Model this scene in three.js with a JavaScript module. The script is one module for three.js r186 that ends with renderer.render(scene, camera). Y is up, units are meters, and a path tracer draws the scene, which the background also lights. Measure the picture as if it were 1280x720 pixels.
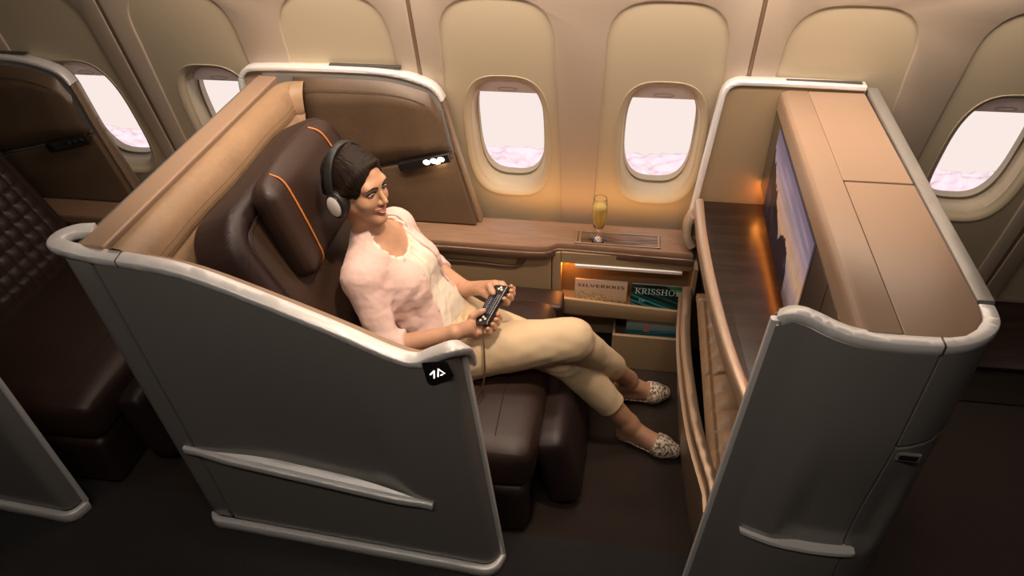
import * as THREE from 'three';
import { RectAreaLightUniformsLib } from 'three/addons/lights/RectAreaLightUniformsLib.js';
import { RoundedBoxGeometry } from 'three/addons/geometries/RoundedBoxGeometry.js';
import { mergeGeometries, mergeVertices, toCreasedNormals } from 'three/addons/utils/BufferGeometryUtils.js';
import { ImprovedNoise } from 'three/addons/math/ImprovedNoise.js';

RectAreaLightUniformsLib.init();
const V = (x, y, z) => new THREE.Vector3(x, y, z);
const scene = new THREE.Scene();
const renderer = new THREE.WebGLRenderer({ antialias: true });
renderer.toneMapping = THREE.LinearToneMapping;
renderer.toneMappingExposure = 1.2;
renderer.shadowMap.enabled = true;

// ---------------------------------------------------------------- camera
const camera = new THREE.PerspectiveCamera(2 * Math.atan(360 / 921) * 180 / Math.PI, 1280 / 720, 0.05, 9000);
camera.position.set(0, 2.05, 0);
camera.up.set(-0.07522, 0.78565, -0.61408);
camera.lookAt(V(0, 2.05, 0).add(V(-0.13221, -0.61824, -0.77479)));

// ---------------------------------------------------------------- sky (pale pink evening haze above the cloud deck) and sun
{
  const W = 512, H = 256, d = new Float32Array(W * H * 4);
  for (let j = 0; j < H; j++) for (let i = 0; i < W; i++) {
    const e = ((j + 0.5) / H - 0.5) * 180, t = Math.max(0, Math.min(1, e / 60)), o = (j * W + i) * 4;
    d[o] = 0.80 - 0.20 * t; d[o + 1] = 0.685 - 0.12 * t; d[o + 2] = 0.645 + 0.02 * t; d[o + 3] = 1;
  }
  const sky = new THREE.DataTexture(d, W, H, THREE.RGBAFormat, THREE.FloatType);
  sky.mapping = THREE.EquirectangularReflectionMapping; sky.magFilter = THREE.LinearFilter; sky.needsUpdate = true;
  scene.background = sky;
  scene.backgroundIntensity = 1.0;
}
const sun = new THREE.DirectionalLight(0xffdcd2, 1.7);          // low sun on the far side of the aircraft: lights the clouds only
sun.position.set(900, 500, 400); sun.target.position.set(0, -900, -1500);
sun.castShadow = true; sun.shadow.mapSize.set(2048, 2048);
Object.assign(sun.shadow.camera, { left: -1500, right: 1500, top: 1500, bottom: -1500, near: 1, far: 5000 });
scene.add(sun, sun.target);

// ---------------------------------------------------------------- cabin lamps (fittings are built further down, where these stand)
function areaLight(color, intensity, w, h, from, to) {
  const l = new THREE.RectAreaLight(color, intensity, w, h);
  l.position.set(...from); l.lookAt(...to); scene.add(l); return l;
}
function spot(color, intensity, from, to, angleDeg, penumbra, radius = 3) {
  const l = new THREE.SpotLight(color, intensity, 0, angleDeg * Math.PI / 180, penumbra, 2);
  l.position.set(...from); l.target.position.set(...to); l.castShadow = true; l.shadow.mapSize.set(1024, 1024); l.shadow.radius = radius; l.shadow.bias = -0.0005;
  scene.add(l, l.target); return l;
}
const LAMPS = {
  washColor: 0xffe9d6, wash: 23.0,          // strip above the window wall
  aisleColor: 0xfff1e4, aisle: 13.0,        // strip in the aisle ceiling
  keyColor: 0xffe2c6, key: 8,             // ceiling spots over the seat
};
areaLight(LAMPS.washColor, LAMPS.wash, 2.5, 0.10, [-0.10, 1.756, -1.955], [-0.10, 0.6, -2.43]);
areaLight(LAMPS.aisleColor, LAMPS.aisle, 2.0, 0.22, [-0.5, 2.425, -0.25], [-0.5, 0.3, -0.95]);
const KEYS = [
  { at: [-0.12, 2.40, -1.30], to: [-0.52, 0.75, -1.74], i: 1.0, a: 24 },
  { at: [-0.75, 2.40, -1.35], to: [-1.0, 1.0, -1.85], i: 0.55, a: 26 },
  { at: [0.45, 2.40, -1.35], to: [0.55, 1.1, -1.80], i: 0.28, a: 24 },
];
for (const k of KEYS) spot(LAMPS.keyColor, LAMPS.key * k.i, [k.at[0], k.at[1] - 0.03, k.at[2]], k.to, k.a, 0.85, 3);

// ---------------------------------------------------------------- helpers
let seedState = 12345;
const rnd = () => { seedState = (seedState * 1664525 + 1013904223) >>> 0; return seedState / 4294967296; };
const noise = new ImprovedNoise();
const fbm = (x, y, z, o = 4) => { let s = 0, a = 0.5, f = 1; for (let i = 0; i < o; i++) { s += a * noise.noise(x * f, y * f, z * f); a *= 0.5; f *= 2.03; } return s; };
const lerp = (a, b, t) => a + (b - a) * t, clamp = (x, a, b) => Math.max(a, Math.min(b, x));
const sstep = (a, b, x) => { const t = clamp((x - a) / (b - a), 0, 1); return t * t * (3 - 2 * t); };
function interp(table, x) {   // smooth table lookup
  if (x <= table[0][0]) return table[0][1];
  for (let i = 1; i < table.length; i++) if (x <= table[i][0]) {
    const p0 = table[Math.max(0, i - 2)], p1 = table[i - 1], p2 = table[i], p3 = table[Math.min(table.length - 1, i + 1)], h = p2[0] - p1[0], t = (x - p1[0]) / h;
    const m1 = (p2[1] - p0[1]) / (p2[0] - p0[0] || 1) * h, m2 = (p3[1] - p1[1]) / (p3[0] - p1[0] || 1) * h;
    return (2 * t ** 3 - 3 * t * t + 1) * p1[1] + (t ** 3 - 2 * t * t + t) * m1 + (-2 * t ** 3 + 3 * t * t) * p2[1] + (t ** 3 - t * t) * m2;
  }
  return table[table.length - 1][1];
}
function boxUV(g) {             // uv in metres by the face's main direction
  g = g.index ? g.toNonIndexed() : g;
  if (!g.attributes.normal) g.computeVertexNormals();
  const p = g.attributes.position, n = p.count, uv = new Float32Array(n * 2), a = V(0, 0, 0), b = V(0, 0, 0), c = V(0, 0, 0);
  for (let i = 0; i < n; i += 3) {
    a.fromBufferAttribute(p, i); b.fromBufferAttribute(p, i + 1).sub(a); c.fromBufferAttribute(p, i + 2).sub(a); b.cross(c);
    const ax = Math.abs(b.x), ay = Math.abs(b.y), az = Math.abs(b.z);
    for (let k = i; k < i + 3; k++) {
      const x = p.getX(k), y = p.getY(k), z = p.getZ(k);
      const q = ay >= ax && ay >= az ? [x, z] : ax >= az ? [z, y] : [x, y];
      uv[2 * k] = q[0]; uv[2 * k + 1] = q[1];
    }
  }
  g.setAttribute('uv', new THREE.BufferAttribute(uv, 2));
  return g;
}
const strip = (g) => { g = g.index ? g.toNonIndexed() : g; for (const k of Object.keys(g.attributes)) if (!['position', 'normal', 'uv'].includes(k)) g.deleteAttribute(k); if (!g.attributes.uv) g.setAttribute('uv', new THREE.BufferAttribute(new Float32Array(g.attributes.position.count * 2), 2)); return g; };
const merge = (...gs) => mergeGeometries(gs.flat().map(strip));
const taken = {};
function numbered(name) { const n = taken[name] = (taken[name] ?? -1) + 1; return n ? `${name}_${String(n).padStart(3, '0')}` : name; }
const shade = (m) => { m.castShadow = true; m.receiveShadow = true; return m; };
function thing(name, label, category, base = [0, 0, 0], group) {
  const o = new THREE.Group(); o.name = numbered(name); o.position.set(...base); o.userData = { label, category }; if (group) o.userData.group = group; scene.add(o); return o;
}
function part(parent, name, geo, mat, opt = {}) {        // geometry is given in world coordinates; the part hangs below its thing
  const m = shade(new THREE.Mesh(opt.uv ? geo : boxUV(geo), mat)); m.name = name;
  let q = parent, off = V(0, 0, 0);
  if (parent.isGroup && parent.parent === scene) off.copy(parent.position).negate();
  m.position.copy(off); if (opt.label) m.userData.label = opt.label; if (opt.kind) m.userData.kind = opt.kind; q.add(m); return m;
}
function solo(name, geo, mat, label, category, opt = {}) {
  const m = shade(new THREE.Mesh(opt.uv ? geo : boxUV(geo), mat)); m.name = numbered(name); m.userData = { label, category }; if (opt.group) m.userData.group = opt.group; scene.add(m); return m;
}
function struct(name, geo, mat, label, opt = {}) {
  const m = shade(new THREE.Mesh(opt.uv ? geo : boxUV(geo), mat)); m.name = name; m.userData = { kind: 'structure', label, category: opt.category ?? name.split('_')[0] }; scene.add(m); return m;
}
const box = (x0, x1, y0, y1, z0, z1, r = 0, seg = 3) => (r ? new RoundedBoxGeometry(x1 - x0, y1 - y0, z1 - z0, seg, r) : new THREE.BoxGeometry(x1 - x0, y1 - y0, z1 - z0)).translate((x0 + x1) / 2, (y0 + y1) / 2, (z0 + z1) / 2);
function roundRect(w, h, r, n = 4) {
  const o = [];
  for (const [cx, cy, a0] of [[w / 2 - r, h / 2 - r, 0], [-w / 2 + r, h / 2 - r, 90], [-w / 2 + r, -h / 2 + r, 180], [w / 2 - r, -h / 2 + r, 270]])
    for (let i = 0; i <= n; i++) { const a = (a0 + 90 * i / n) * Math.PI / 180; o.push([cx + r * Math.cos(a), cy + r * Math.sin(a)]); }
  return o;
}
// sweep a closed cross-section along points. up: Vector3 or function(t); size(t) scales the section as [w, h]
function sweep(pts, section, { up = V(0, 1, 0), n = 48, closed = false, smooth = true, size, tension = 0.5, cap = true } = {}) {
  const P = pts.map((p) => p.isVector3 ? p : V(...p));
  const curve = smooth ? new THREE.CatmullRomCurve3(P, closed, 'centripetal', tension) : null;
  const N = smooth ? n : P.length - 1, m = section.length, pos = [], idx = [];
  for (let i = 0; i <= N; i++) {
    const t = i / N, c = smooth ? curve.getPoint(t) : P[i];
    const T = smooth ? curve.getTangent(t) : P[Math.min(i + 1, N)].clone().sub(P[Math.max(i - 1, 0)]).normalize();
    const u0 = typeof up === 'function' ? up(t) : up, S = T.clone().cross(u0).normalize(), U = S.clone().cross(T).normalize(), k = size ? size(t) : [1, 1];
    for (const [a, b] of section) pos.push(c.x + S.x * a * k[0] + U.x * b * k[1], c.y + S.y * a * k[0] + U.y * b * k[1], c.z + S.z * a * k[0] + U.z * b * k[1]);
  }
  for (let i = 0; i < N; i++) for (let j = 0; j < m; j++) { const a = i * m + j, b = i * m + (j + 1) % m, c = a + m, d = b + m; idx.push(a, c, b, b, c, d); }
  if (cap && !closed) for (const [r, flip] of [[0, 0], [N, 1]]) {
    const c = pos.length / 3; let x = 0, y = 0, z = 0; for (let j = 0; j < m; j++) { x += pos[(r * m + j) * 3]; y += pos[(r * m + j) * 3 + 1]; z += pos[(r * m + j) * 3 + 2]; } pos.push(x / m, y / m, z / m);
    for (let j = 0; j < m; j++) { const a = r * m + j, b = r * m + (j + 1) % m; flip ? idx.push(c, a, b) : idx.push(c, b, a); }
  }
  const g = new THREE.BufferGeometry(); g.setAttribute('position', new THREE.Float32BufferAttribute(pos, 3)); g.setIndex(idx);
  return toCreasedNormals(g, 0.7);
}
const tube = (pts, r, n = 32, m = 8) => new THREE.TubeGeometry(new THREE.CatmullRomCurve3(pts.map((p) => p.isVector3 ? p : V(...p)), false, 'centripetal'), n, r, m, false);
// closed slab over a surface f(u, v) -> Vector3: outer face, inner face, rounded-over edges
function slab(f, nu, nv, thick, bevel = 0.003, flip = false) {
  const cuts = (n, e) => { const o = [0, e]; for (let i = 1; i < n; i++) o.push(i / n); o.push(1 - e, 1); return o; };
  const eu = 0.4 / nu * 0.3, ev = 0.4 / nv * 0.3, us = cuts(nu, eu), vs = cuts(nv, ev), U = us.length, W = vs.length, out = [], inn = [], idx = [], h = 1e-3;
  for (let j = 0; j < W; j++) for (let i = 0; i < U; i++) {
    const u = us[i], v = vs[j], p = f(u, v);
    const du = f(Math.min(1, u + h), v).sub(f(Math.max(0, u - h), v)), dv = f(u, Math.min(1, v + h)).sub(f(u, Math.max(0, v - h)));
    const nrm = du.cross(dv).normalize().multiplyScalar(flip ? -1 : 1), edge = i === 0 || j === 0 || i === U - 1 || j === W - 1;
    const q = p.clone().addScaledVector(nrm, edge ? -bevel : 0), r = p.clone().addScaledVector(nrm, -thick);
    out.push(q.x, q.y, q.z); inn.push(r.x, r.y, r.z);
  }
  const pos = out.concat(inn), K = U * W, quad = (a, b, c, d) => flip ? idx.push(a, c, b, b, c, d) : idx.push(a, b, c, b, d, c);
  for (let j = 0; j < W - 1; j++) for (let i = 0; i < U - 1; i++) { const a = j * U + i; quad(a, a + 1, a + U, a + U + 1); quad(K + a + 1, K + a, K + a + U + 1, K + a + U); }
  for (let i = 0; i < U - 1; i++) { quad(K + i, K + i + 1, i, i + 1); const a = (W - 1) * U + i; quad(a, a + 1, K + a, K + a + 1); }
  for (let j = 0; j < W - 1; j++) { const a = j * U; quad(K + a, a, K + a + U, a + U); const b = a + U - 1; quad(b, K + b, b + U, K + b + U); }
  const g = new THREE.BufferGeometry(); g.setAttribute('position', new THREE.Float32BufferAttribute(pos, 3)); g.setIndex(idx);
  return toCreasedNormals(g, 0.6);
}
function extrude(outline, depth, bevel = 0.003, holes = [], seg = 2) {     // outline [[x, y], ...] in the xy plane; solid from z = 0 to depth, outline kept
  const s = new THREE.Shape(outline.map(([x, y]) => new THREE.Vector2(x, y)));
  for (const h of holes) s.holes.push(new THREE.Path(h.map(([x, y]) => new THREE.Vector2(x, y))));
  const g = new THREE.ExtrudeGeometry(s, { depth: Math.max(1e-4, depth - 2 * bevel), bevelEnabled: bevel > 0, bevelSize: bevel, bevelOffset: -bevel, bevelThickness: bevel, bevelSegments: seg, curveSegments: 12 });
  g.translate(0, 0, bevel); return toCreasedNormals(g.deleteAttribute('uv'), 0.55);
}
// puffed cushion: rounded box whose faces swell. Local box centred on the origin.
function cushion(w, h, d, r, puff = [0.015, 0.015, 0.015], seg = 10) {
  const g = new THREE.BoxGeometry(w, h, d, seg * 2, seg * 2, seg * 2), p = g.attributes.position;
  for (let i = 0; i < p.count; i++) {
    const q = V(p.getX(i), p.getY(i), p.getZ(i)), c = V(clamp(q.x, -w / 2 + r, w / 2 - r), clamp(q.y, -h / 2 + r, h / 2 - r), clamp(q.z, -d / 2 + r, d / 2 - r));
    const e = q.clone().sub(c); if (e.lengthSq() > 1e-12) q.copy(c).add(e.normalize().multiplyScalar(r));
    const a = q.x / w * 2, b = q.y / h * 2, k = q.z / d * 2;
    q.x += Math.sign(a) * puff[0] * (1 - b * b) * (1 - k * k) * Math.abs(a) ** 3; q.y += Math.sign(b) * puff[1] * (1 - a * a) * (1 - k * k) * Math.abs(b) ** 3; q.z += Math.sign(k) * puff[2] * (1 - a * a) * (1 - b * b) * Math.abs(k) ** 3;
    p.setXYZ(i, q.x, q.y, q.z);
  }
  let m = mergeVertices(g.deleteAttribute('uv').deleteAttribute('normal'), 1e-5); m.computeVertexNormals(); return m;
}
const place = (g, pos, basis) => { const M = new THREE.Matrix4(); if (basis) M.makeBasis(...basis); M.setPosition(...(pos.isVector3 ? pos.toArray() : pos)); return g.applyMatrix4(M); };
function basisFrom(x, yHint) { const X = x.clone().normalize(), Z = X.clone().cross(yHint).normalize(), Y = Z.clone().cross(X); return [X, Y, Z]; }

// ---------------------------------------------------------------- textures and materials
function dataTex(n, fn, srgb = false, repeat = 1) {
  const d = new Uint8Array(n * n * 4);
  for (let j = 0; j < n; j++) for (let i = 0; i < n; i++) { const c = fn(i / n, j / n), o = (j * n + i) * 4; for (let k = 0; k < 3; k++) d[o + k] = clamp(Math.round(255 * (c.length ? c[k] : c)), 0, 255); d[o + 3] = 255; }
  const t = new THREE.DataTexture(d, n, n); t.wrapS = t.wrapT = THREE.RepeatWrapping; t.magFilter = THREE.LinearFilter; t.minFilter = THREE.LinearMipmapLinearFilter; t.repeat.set(repeat, repeat);
  if (srgb) t.colorSpace = THREE.SRGBColorSpace; t.needsUpdate = true; return t;
}
const tileN = (u, v, f, z) => {       // tiling noise
  const a = noise.noise(u * f, v * f, z), b = noise.noise((u - 1) * f, v * f, z), c = noise.noise(u * f, (v - 1) * f, z), d = noise.noise((u - 1) * f, (v - 1) * f, z);
  return lerp(lerp(a, b, u), lerp(c, d, u), v);
};
const withRepeat = (t, x, y = x) => { const c = t.clone(); c.repeat.set(x, y); c.needsUpdate = true; return c; };
const leatherTex = dataTex(512, (u, v) => 0.5 + 0.32 * Math.abs(tileN(u, v, 40, 1)) + 0.2 * tileN(u, v, 80, 3) + 0.25 * tileN(u, v, 6, 5), false, 6);
const brushTex = dataTex(512, (u, v) => 0.5 + 0.30 * tileN(u, v * 1, 4, 2) * 0.25 + 0.12 * noise.noise(u * 3, v * 240, 9) + 0.05 * noise.noise(u * 30, v * 500, 4), false, 2.5);
const carpetTex = dataTex(512, (u, v) => 0.5 + 0.45 * tileN(u, v, 128, 7) + 0.25 * tileN(u, v, 60, 2) + 0.2 * tileN(u, v, 9, 4), false, 2.6);
const woodTex = dataTex(512, (u, v) => { const k = 0.5 + 0.5 * Math.sin(40 * v + 5 * tileN(u, v, 3, 1) + 3 * noise.noise(u * 2, v * 60, 3)), s = 0.62 + 0.25 * k + 0.25 * noise.noise(u * 5, v * 200, 8); return [s, s * 0.98, s * 0.96]; }, true, 2.2);
const woodFine = dataTex(512, (u, v) => { const s = 0.86 + 0.10 * noise.noise(u * 4, v * 120, 3) + 0.08 * noise.noise(u * 9, v * 300, 8); return [s, s * 0.985, s * 0.97]; }, true, 1.6);
const clothTex = dataTex(256, (u, v) => 0.5 + 0.25 * Math.sin(u * Math.PI * 2 * 64) * Math.sin(v * Math.PI * 2 * 64) + 0.3 * tileN(u, v, 20, 2), false, 10);
const plasticTex = dataTex(256, (u, v) => 0.5 + 0.4 * tileN(u, v, 100, 2), false, 8);
const mottle = dataTex(256, (u, v) => { const s = 0.93 + 0.09 * tileN(u, v, 5, 3) + 0.06 * tileN(u, v, 24, 6); return [s, s, s]; }, true, 2.2);
const S = (o) => new THREE.MeshStandardMaterial(o), PH = (o) => new THREE.MeshPhysicalMaterial(o);
const lin = (r, g, b) => new THREE.Color().setRGB(r, g, b);
const M = {
  wall: S({ color: lin(0.46, 0.37, 0.285), roughness: 0.62, bumpMap: plasticTex, bumpScale: 0.0002 }),
  arch: S({ color: lin(0.51, 0.425, 0.295), roughness: 0.6, bumpMap: plasticTex, bumpScale: 0.0002 }),
  blind: PH({ color: lin(0.88, 0.79, 0.75), roughness: 0.8, transmission: 0.4, thickness: 0 }),
  seam: S({ color: lin(0.20, 0.13, 0.08), roughness: 0.5 }),
  pane: PH({ color: 0xffffff, roughness: 0.02, transmission: 1, thickness: 0, ior: 1.03 }),
  shell: S({ color: lin(0.235, 0.222, 0.205), metalness: 0.2, roughness: 0.45, roughnessMap: brushTex, bumpMap: brushTex, bumpScale: 0.00008 }),
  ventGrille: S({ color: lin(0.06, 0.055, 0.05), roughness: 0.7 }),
  silver: S({ color: lin(0.80, 0.785, 0.765), metalness: 0.3, roughness: 0.42 }),
  bronze: S({ color: lin(0.36, 0.26, 0.18), metalness: 0.7, roughness: 0.4 }),
  champagne: S({ color: lin(0.56, 0.43, 0.32), metalness: 0.6, roughness: 0.38 }),
  greyRail: S({ color: lin(0.30, 0.285, 0.265), metalness: 0.4, roughness: 0.45 }),
  brownGlass: PH({ color: lin(0.030, 0.021, 0.016), roughness: 0.22, clearcoat: 0.4, clearcoatRoughness: 0.15 }),
  darkBronze: S({ color: lin(0.16, 0.10, 0.07), metalness: 0.6, roughness: 0.36 }),
  tanTrim: S({ color: lin(0.34, 0.228, 0.155), roughness: 0.42, bumpMap: plasticTex, bumpScale: 0.0001 }),
  tanLeather: S({ color: lin(0.37, 0.235, 0.135), roughness: 0.46, bumpMap: leatherTex, bumpScale: 0.0006, map: mottle }),
  wing: S({ color: lin(0.12, 0.076, 0.045), roughness: 0.42, bumpMap: leatherTex, bumpScale: 0.0005, map: mottle }),
  consoleTan: S({ color: lin(0.26, 0.185, 0.105), roughness: 0.5, bumpMap: plasticTex, bumpScale: 0.0001 }),
  brownLeather: S({ color: lin(0.029, 0.0135, 0.009), roughness: 0.48, bumpMap: leatherTex, bumpScale: 0.0007, map: mottle }),
  backLeather: S({ color: lin(0.046, 0.025, 0.015), roughness: 0.48, bumpMap: leatherTex, bumpScale: 0.0007, map: mottle }),
  plumLeather: S({ color: lin(0.025, 0.013, 0.0115), roughness: 0.5, bumpMap: leatherTex, bumpScale: 0.0007, map: mottle }),
  stitch: S({ color: lin(0.10, 0.055, 0.03), roughness: 0.7 }),
  darkStitch: S({ color: lin(0.02, 0.010, 0.008), roughness: 0.7 }),
  piping: S({ color: lin(0.46, 0.15, 0.035), roughness: 0.5 }),
  carpetSeat: S({ color: lin(0.028, 0.017, 0.011), roughness: 0.95, bumpMap: carpetTex, bumpScale: 0.004, map: mottle }),
  carpetAisle: S({ color: lin(0.024, 0.022, 0.022), roughness: 0.95, bumpMap: carpetTex, bumpScale: 0.004, map: mottle }),
  ceiling: S({ color: lin(0.5, 0.46, 0.42), roughness: 0.8 }),
  cabinDark: S({ color: lin(0.10, 0.08, 0.065), roughness: 0.8 }),
  wood: S({ color: lin(0.028, 0.0145, 0.009), roughness: 0.32, map: woodTex }),
  woodLight: S({ color: lin(0.30, 0.185, 0.12), roughness: 0.30, map: woodFine }),
  blackGloss: PH({ color: lin(0.012, 0.010, 0.010), roughness: 0.12, clearcoat: 0.6, clearcoatRoughness: 0.08 }),
  blackMatte: S({ color: lin(0.008, 0.008, 0.008), roughness: 0.55 }),
  glass: PH({ color: 0xffffff, roughness: 0.01, transmission: 1, thickness: 0, ior: 1.45 }),
  cloud: S({ color: lin(0.90, 0.79, 0.82), roughness: 1 }),
  led: S({ color: 0xffffff, emissive: 0xfff2dd, emissiveIntensity: 1.6 }),
  ledAmber: S({ color: 0xffc27a, emissive: 0xff9a3c, emissiveIntensity: 0.5 }),
  lampGlow: S({ color: 0xffffff, emissive: 0xffe6cc, emissiveIntensity: 1.5 }),
};

// ================================================================ THE CABIN SHELL
const LEAN = 12.7 * Math.PI / 180, WX0 = -4.0, WX1 = 4.0;
struct('floor', box(WX0, WX1, -0.12, 0, -2.75, -1.33), M.carpetSeat, 'dark brown carpet under the seats along the window wall', { category: 'carpet' });
struct('floor_aisle', box(WX0, WX1, -0.12, 0, -1.33, 2.5), M.carpetAisle, 'charcoal carpet of the aisle', { category: 'carpet' });
struct('ceiling', box(WX0, WX1, 2.45, 2.57, -2.75, 2.5), M.ceiling, 'plain cabin ceiling above the aisle');
struct('wall_aisle', box(WX0, WX1, -0.12, 2.57, 2.4, 2.5), M.cabinDark, 'dark cabin partition on the far side of the aisle');
struct('wall_rear', box(WX0 - 0.1, WX0, -0.12, 2.57, -2.75, 2.5), M.cabinDark, 'dark cabin partition behind the seat rows');
struct('wall_front', box(WX1, WX1 + 0.1, -0.12, 2.57, -2.75, 2.5), M.cabinDark, 'dark cabin partition ahead of the seat rows');
// overhead bin front above the window wall, with the wash lamp below it
struct('wall_bin', box(WX0, WX1, 1.80, 2.45, -2.35, -1.86, 0.02), M.ceiling, 'overhead locker front above the windows', { category: 'locker' });

const wallGroup = new THREE.Group(); wallGroup.name = 'wall_window'; wallGroup.position.set(0, 0.75, -2.4); wallGroup.rotation.x = LEAN;
wallGroup.userData = { kind: 'structure', label: 'cream cabin sidewall leaning inward, with a row of windows', category: 'wall' }; scene.add(wallGroup);
function wpart(name, geo, mat, parent = wallGroup) { const m = shade(new THREE.Mesh(boxUV(geo), mat)); m.name = name; parent.add(m); return m; }
const WIN0 = -0.405, WP = 0.535, SEAM0 = -0.69, SP = 2 * WP;
function archOutline(cx, grow = 0) {
  const hw = (s) => interp([[-0.7, 0.202], [-0.3, 0.203], [0, 0.200], [0.25, 0.193], [0.42, 0.186]], s) + grow, pts = [];
  for (let i = 0; i <= 10; i++) { const s = -0.62 - grow + (0.42 + 0.62 + grow) * i / 10; pts.push([cx + hw(s), s]); }
  const top = 0.625 + grow, w = hw(0.42), h = top - 0.42;
  for (let i = 1; i < 24; i++) { const a = Math.PI * i / 24, c = Math.cos(a), q = Math.sin(a); pts.push([cx + w * Math.sign(c) * Math.abs(c) ** 0.62, 0.42 + h * Math.abs(q) ** 0.62]); }
  for (let i = 10; i >= 0; i--) { const s = -0.62 - grow + (0.42 + 0.62 + grow) * i / 10; pts.push([cx - hw(s), s]); }
  return pts;
}
function superOval(cx, cy, a, b, e = 3, n = 64) { const o = []; for (let i = 0; i < n; i++) { const t = 2 * Math.PI * i / n, c = Math.cos(t), s = Math.sin(t); o.push([cx + a * Math.sign(c) * Math.abs(c) ** (2 / e), cy + b * Math.sign(s) * Math.abs(s) ** (2 / e)]); } return o; }
for (let k = -2; k <= 2; k++) {                    // moulded wall panels, two windows each, with a seam strip between neighbours
  const x0 = SEAM0 + k * SP + 0.006, x1 = x0 + SP - 0.012, c0 = WIN0 + 2 * k * WP, c1 = c0 + WP;
  const g = extrude([[x0, -0.74], [x1, -0.74], [x1, 0.80], [x0, 0.80]], 0.022, 0.006, [archOutline(c0 - 0.014).reverse(), archOutline(c1 - 0.014).reverse()], 3); g.translate(0, 0, -0.022);
  wpart('panel', g, M.wall);
  wpart('seam_strip', new THREE.CylinderGeometry(0.010, 0.010, 1.5, 10).translate(SEAM0 + k * SP, 0.03, -0.012), M.seam);
}
wpart('wall_backing', merge(...[-0.775, 0.82].map((s, i) => box(WX0, WX1, i ? 0.78 : -0.82, i ? 1.25 : -0.70, -0.05, -0.022))), M.wall);
for (let k = -4; k <= 5; k++) {                    // windows: moulded surround, reveal, glass, half-raised blind
  const cx = WIN0 + k * WP, cy = 0.075, W = new THREE.Group();
  W.name = `window_${k + 5}`; W.position.copy(wallGroup.position); W.rotation.x = LEAN;
  W.userData = { kind: 'structure', label: 'oval cabin window with cream surround and raised blind', category: 'window', group: 'windows along the sidewall' }; scene.add(W);
  const A = 0.152, B = 0.268;
  const sur = extrude(archOutline(cx - 0.014, 0.01), 0.02, 0.001, [superOval(cx, cy, A, B, 3.1).reverse()], 1); sur.translate(0, 0, -0.0265);
  wpart('surround', sur, M.arch, W);
  // reveal: funnel from the surround to the glass
  const rings = [[A + 0.006, B + 0.006, -0.010, 3.1, 0], [A + 0.004, B + 0.004, -0.0045, 3.1, 0], [A - 0.004, B - 0.004, -0.005, 3.1, 0], [A - 0.012, B - 0.012, -0.015, 3.0, 0], [A - 0.016, B - 0.018, -0.024, 3.0, 0], [A - 0.020, B - 0.022, -0.026, 3.0, -0.001], [A - 0.024, B - 0.034, -0.058, 3.0, -0.006], [A - 0.026, B - 0.037, -0.074, 3.0, -0.008], [A - 0.031, B - 0.042, -0.078, 3.0, -0.008]];
  const pos = [], idx = [], n = 72;
  for (const [a, b, z, e, dy] of rings) for (const [x, y] of superOval(cx, cy + dy, a, b, e, n)) pos.push(x, y, z);
  for (let r = 0; r < rings.length - 1; r++) for (let i = 0; i < n; i++) { const a = r * n + i, b = r * n + (i + 1) % n; idx.push(a, b, a + n, b, b + n, a + n); }
  const rg = new THREE.BufferGeometry(); rg.setAttribute('position', new THREE.Float32BufferAttribute(pos, 3)); rg.setIndex(idx);
  wpart('reveal', toCreasedNormals(rg, 0.9), M.arch, W);
  wpart('pane', extrude(superOval(cx, cy - 0.008, A - 0.029, B - 0.040, 3.0), 0.004, 0.0005, [], 1).translate(0, 0, -0.084), M.pane, W);
  // outer hull round the opening, keeps daylight to the glass only
  wpart('hull_frame', extrude([[cx - WP / 2 - 0.001, -0.82], [cx + WP / 2 + 0.001, -0.82], [cx + WP / 2 + 0.001, 1.25], [cx - WP / 2 - 0.001, 1.25]], 0.03, 0.0005, [superOval(cx, cy - 0.008, A - 0.031, B - 0.042, 3.0).reverse()], 1).translate(0, 0, -0.122), M.arch, W);
  // blind: lower edge is straight, top follows the opening
  const oval = superOval(cx, cy, A - 0.027, B - 0.036, 3.0, 96).filter(([, y]) => y > cy + B - 0.108);
  const bl = wpart('blind', extrude(oval, 0.006, 0.0015, [], 2).translate(0, 0, -0.066), M.blind, W);
  const grip = new THREE.TorusGeometry(0.032, 0.0022, 6, 40).scale(1, 0.22, 1); grip.translate(cx, cy + B - 0.088, -0.060); wpart('blind_grip', grip, M.arch, bl);
}
// lower wall behind the ledge
struct('wall_lower', box(WX0, WX1, 0.0, 0.16, -2.75, -2.50), M.cabinDark, 'dark lower sidewall near the floor');

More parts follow.
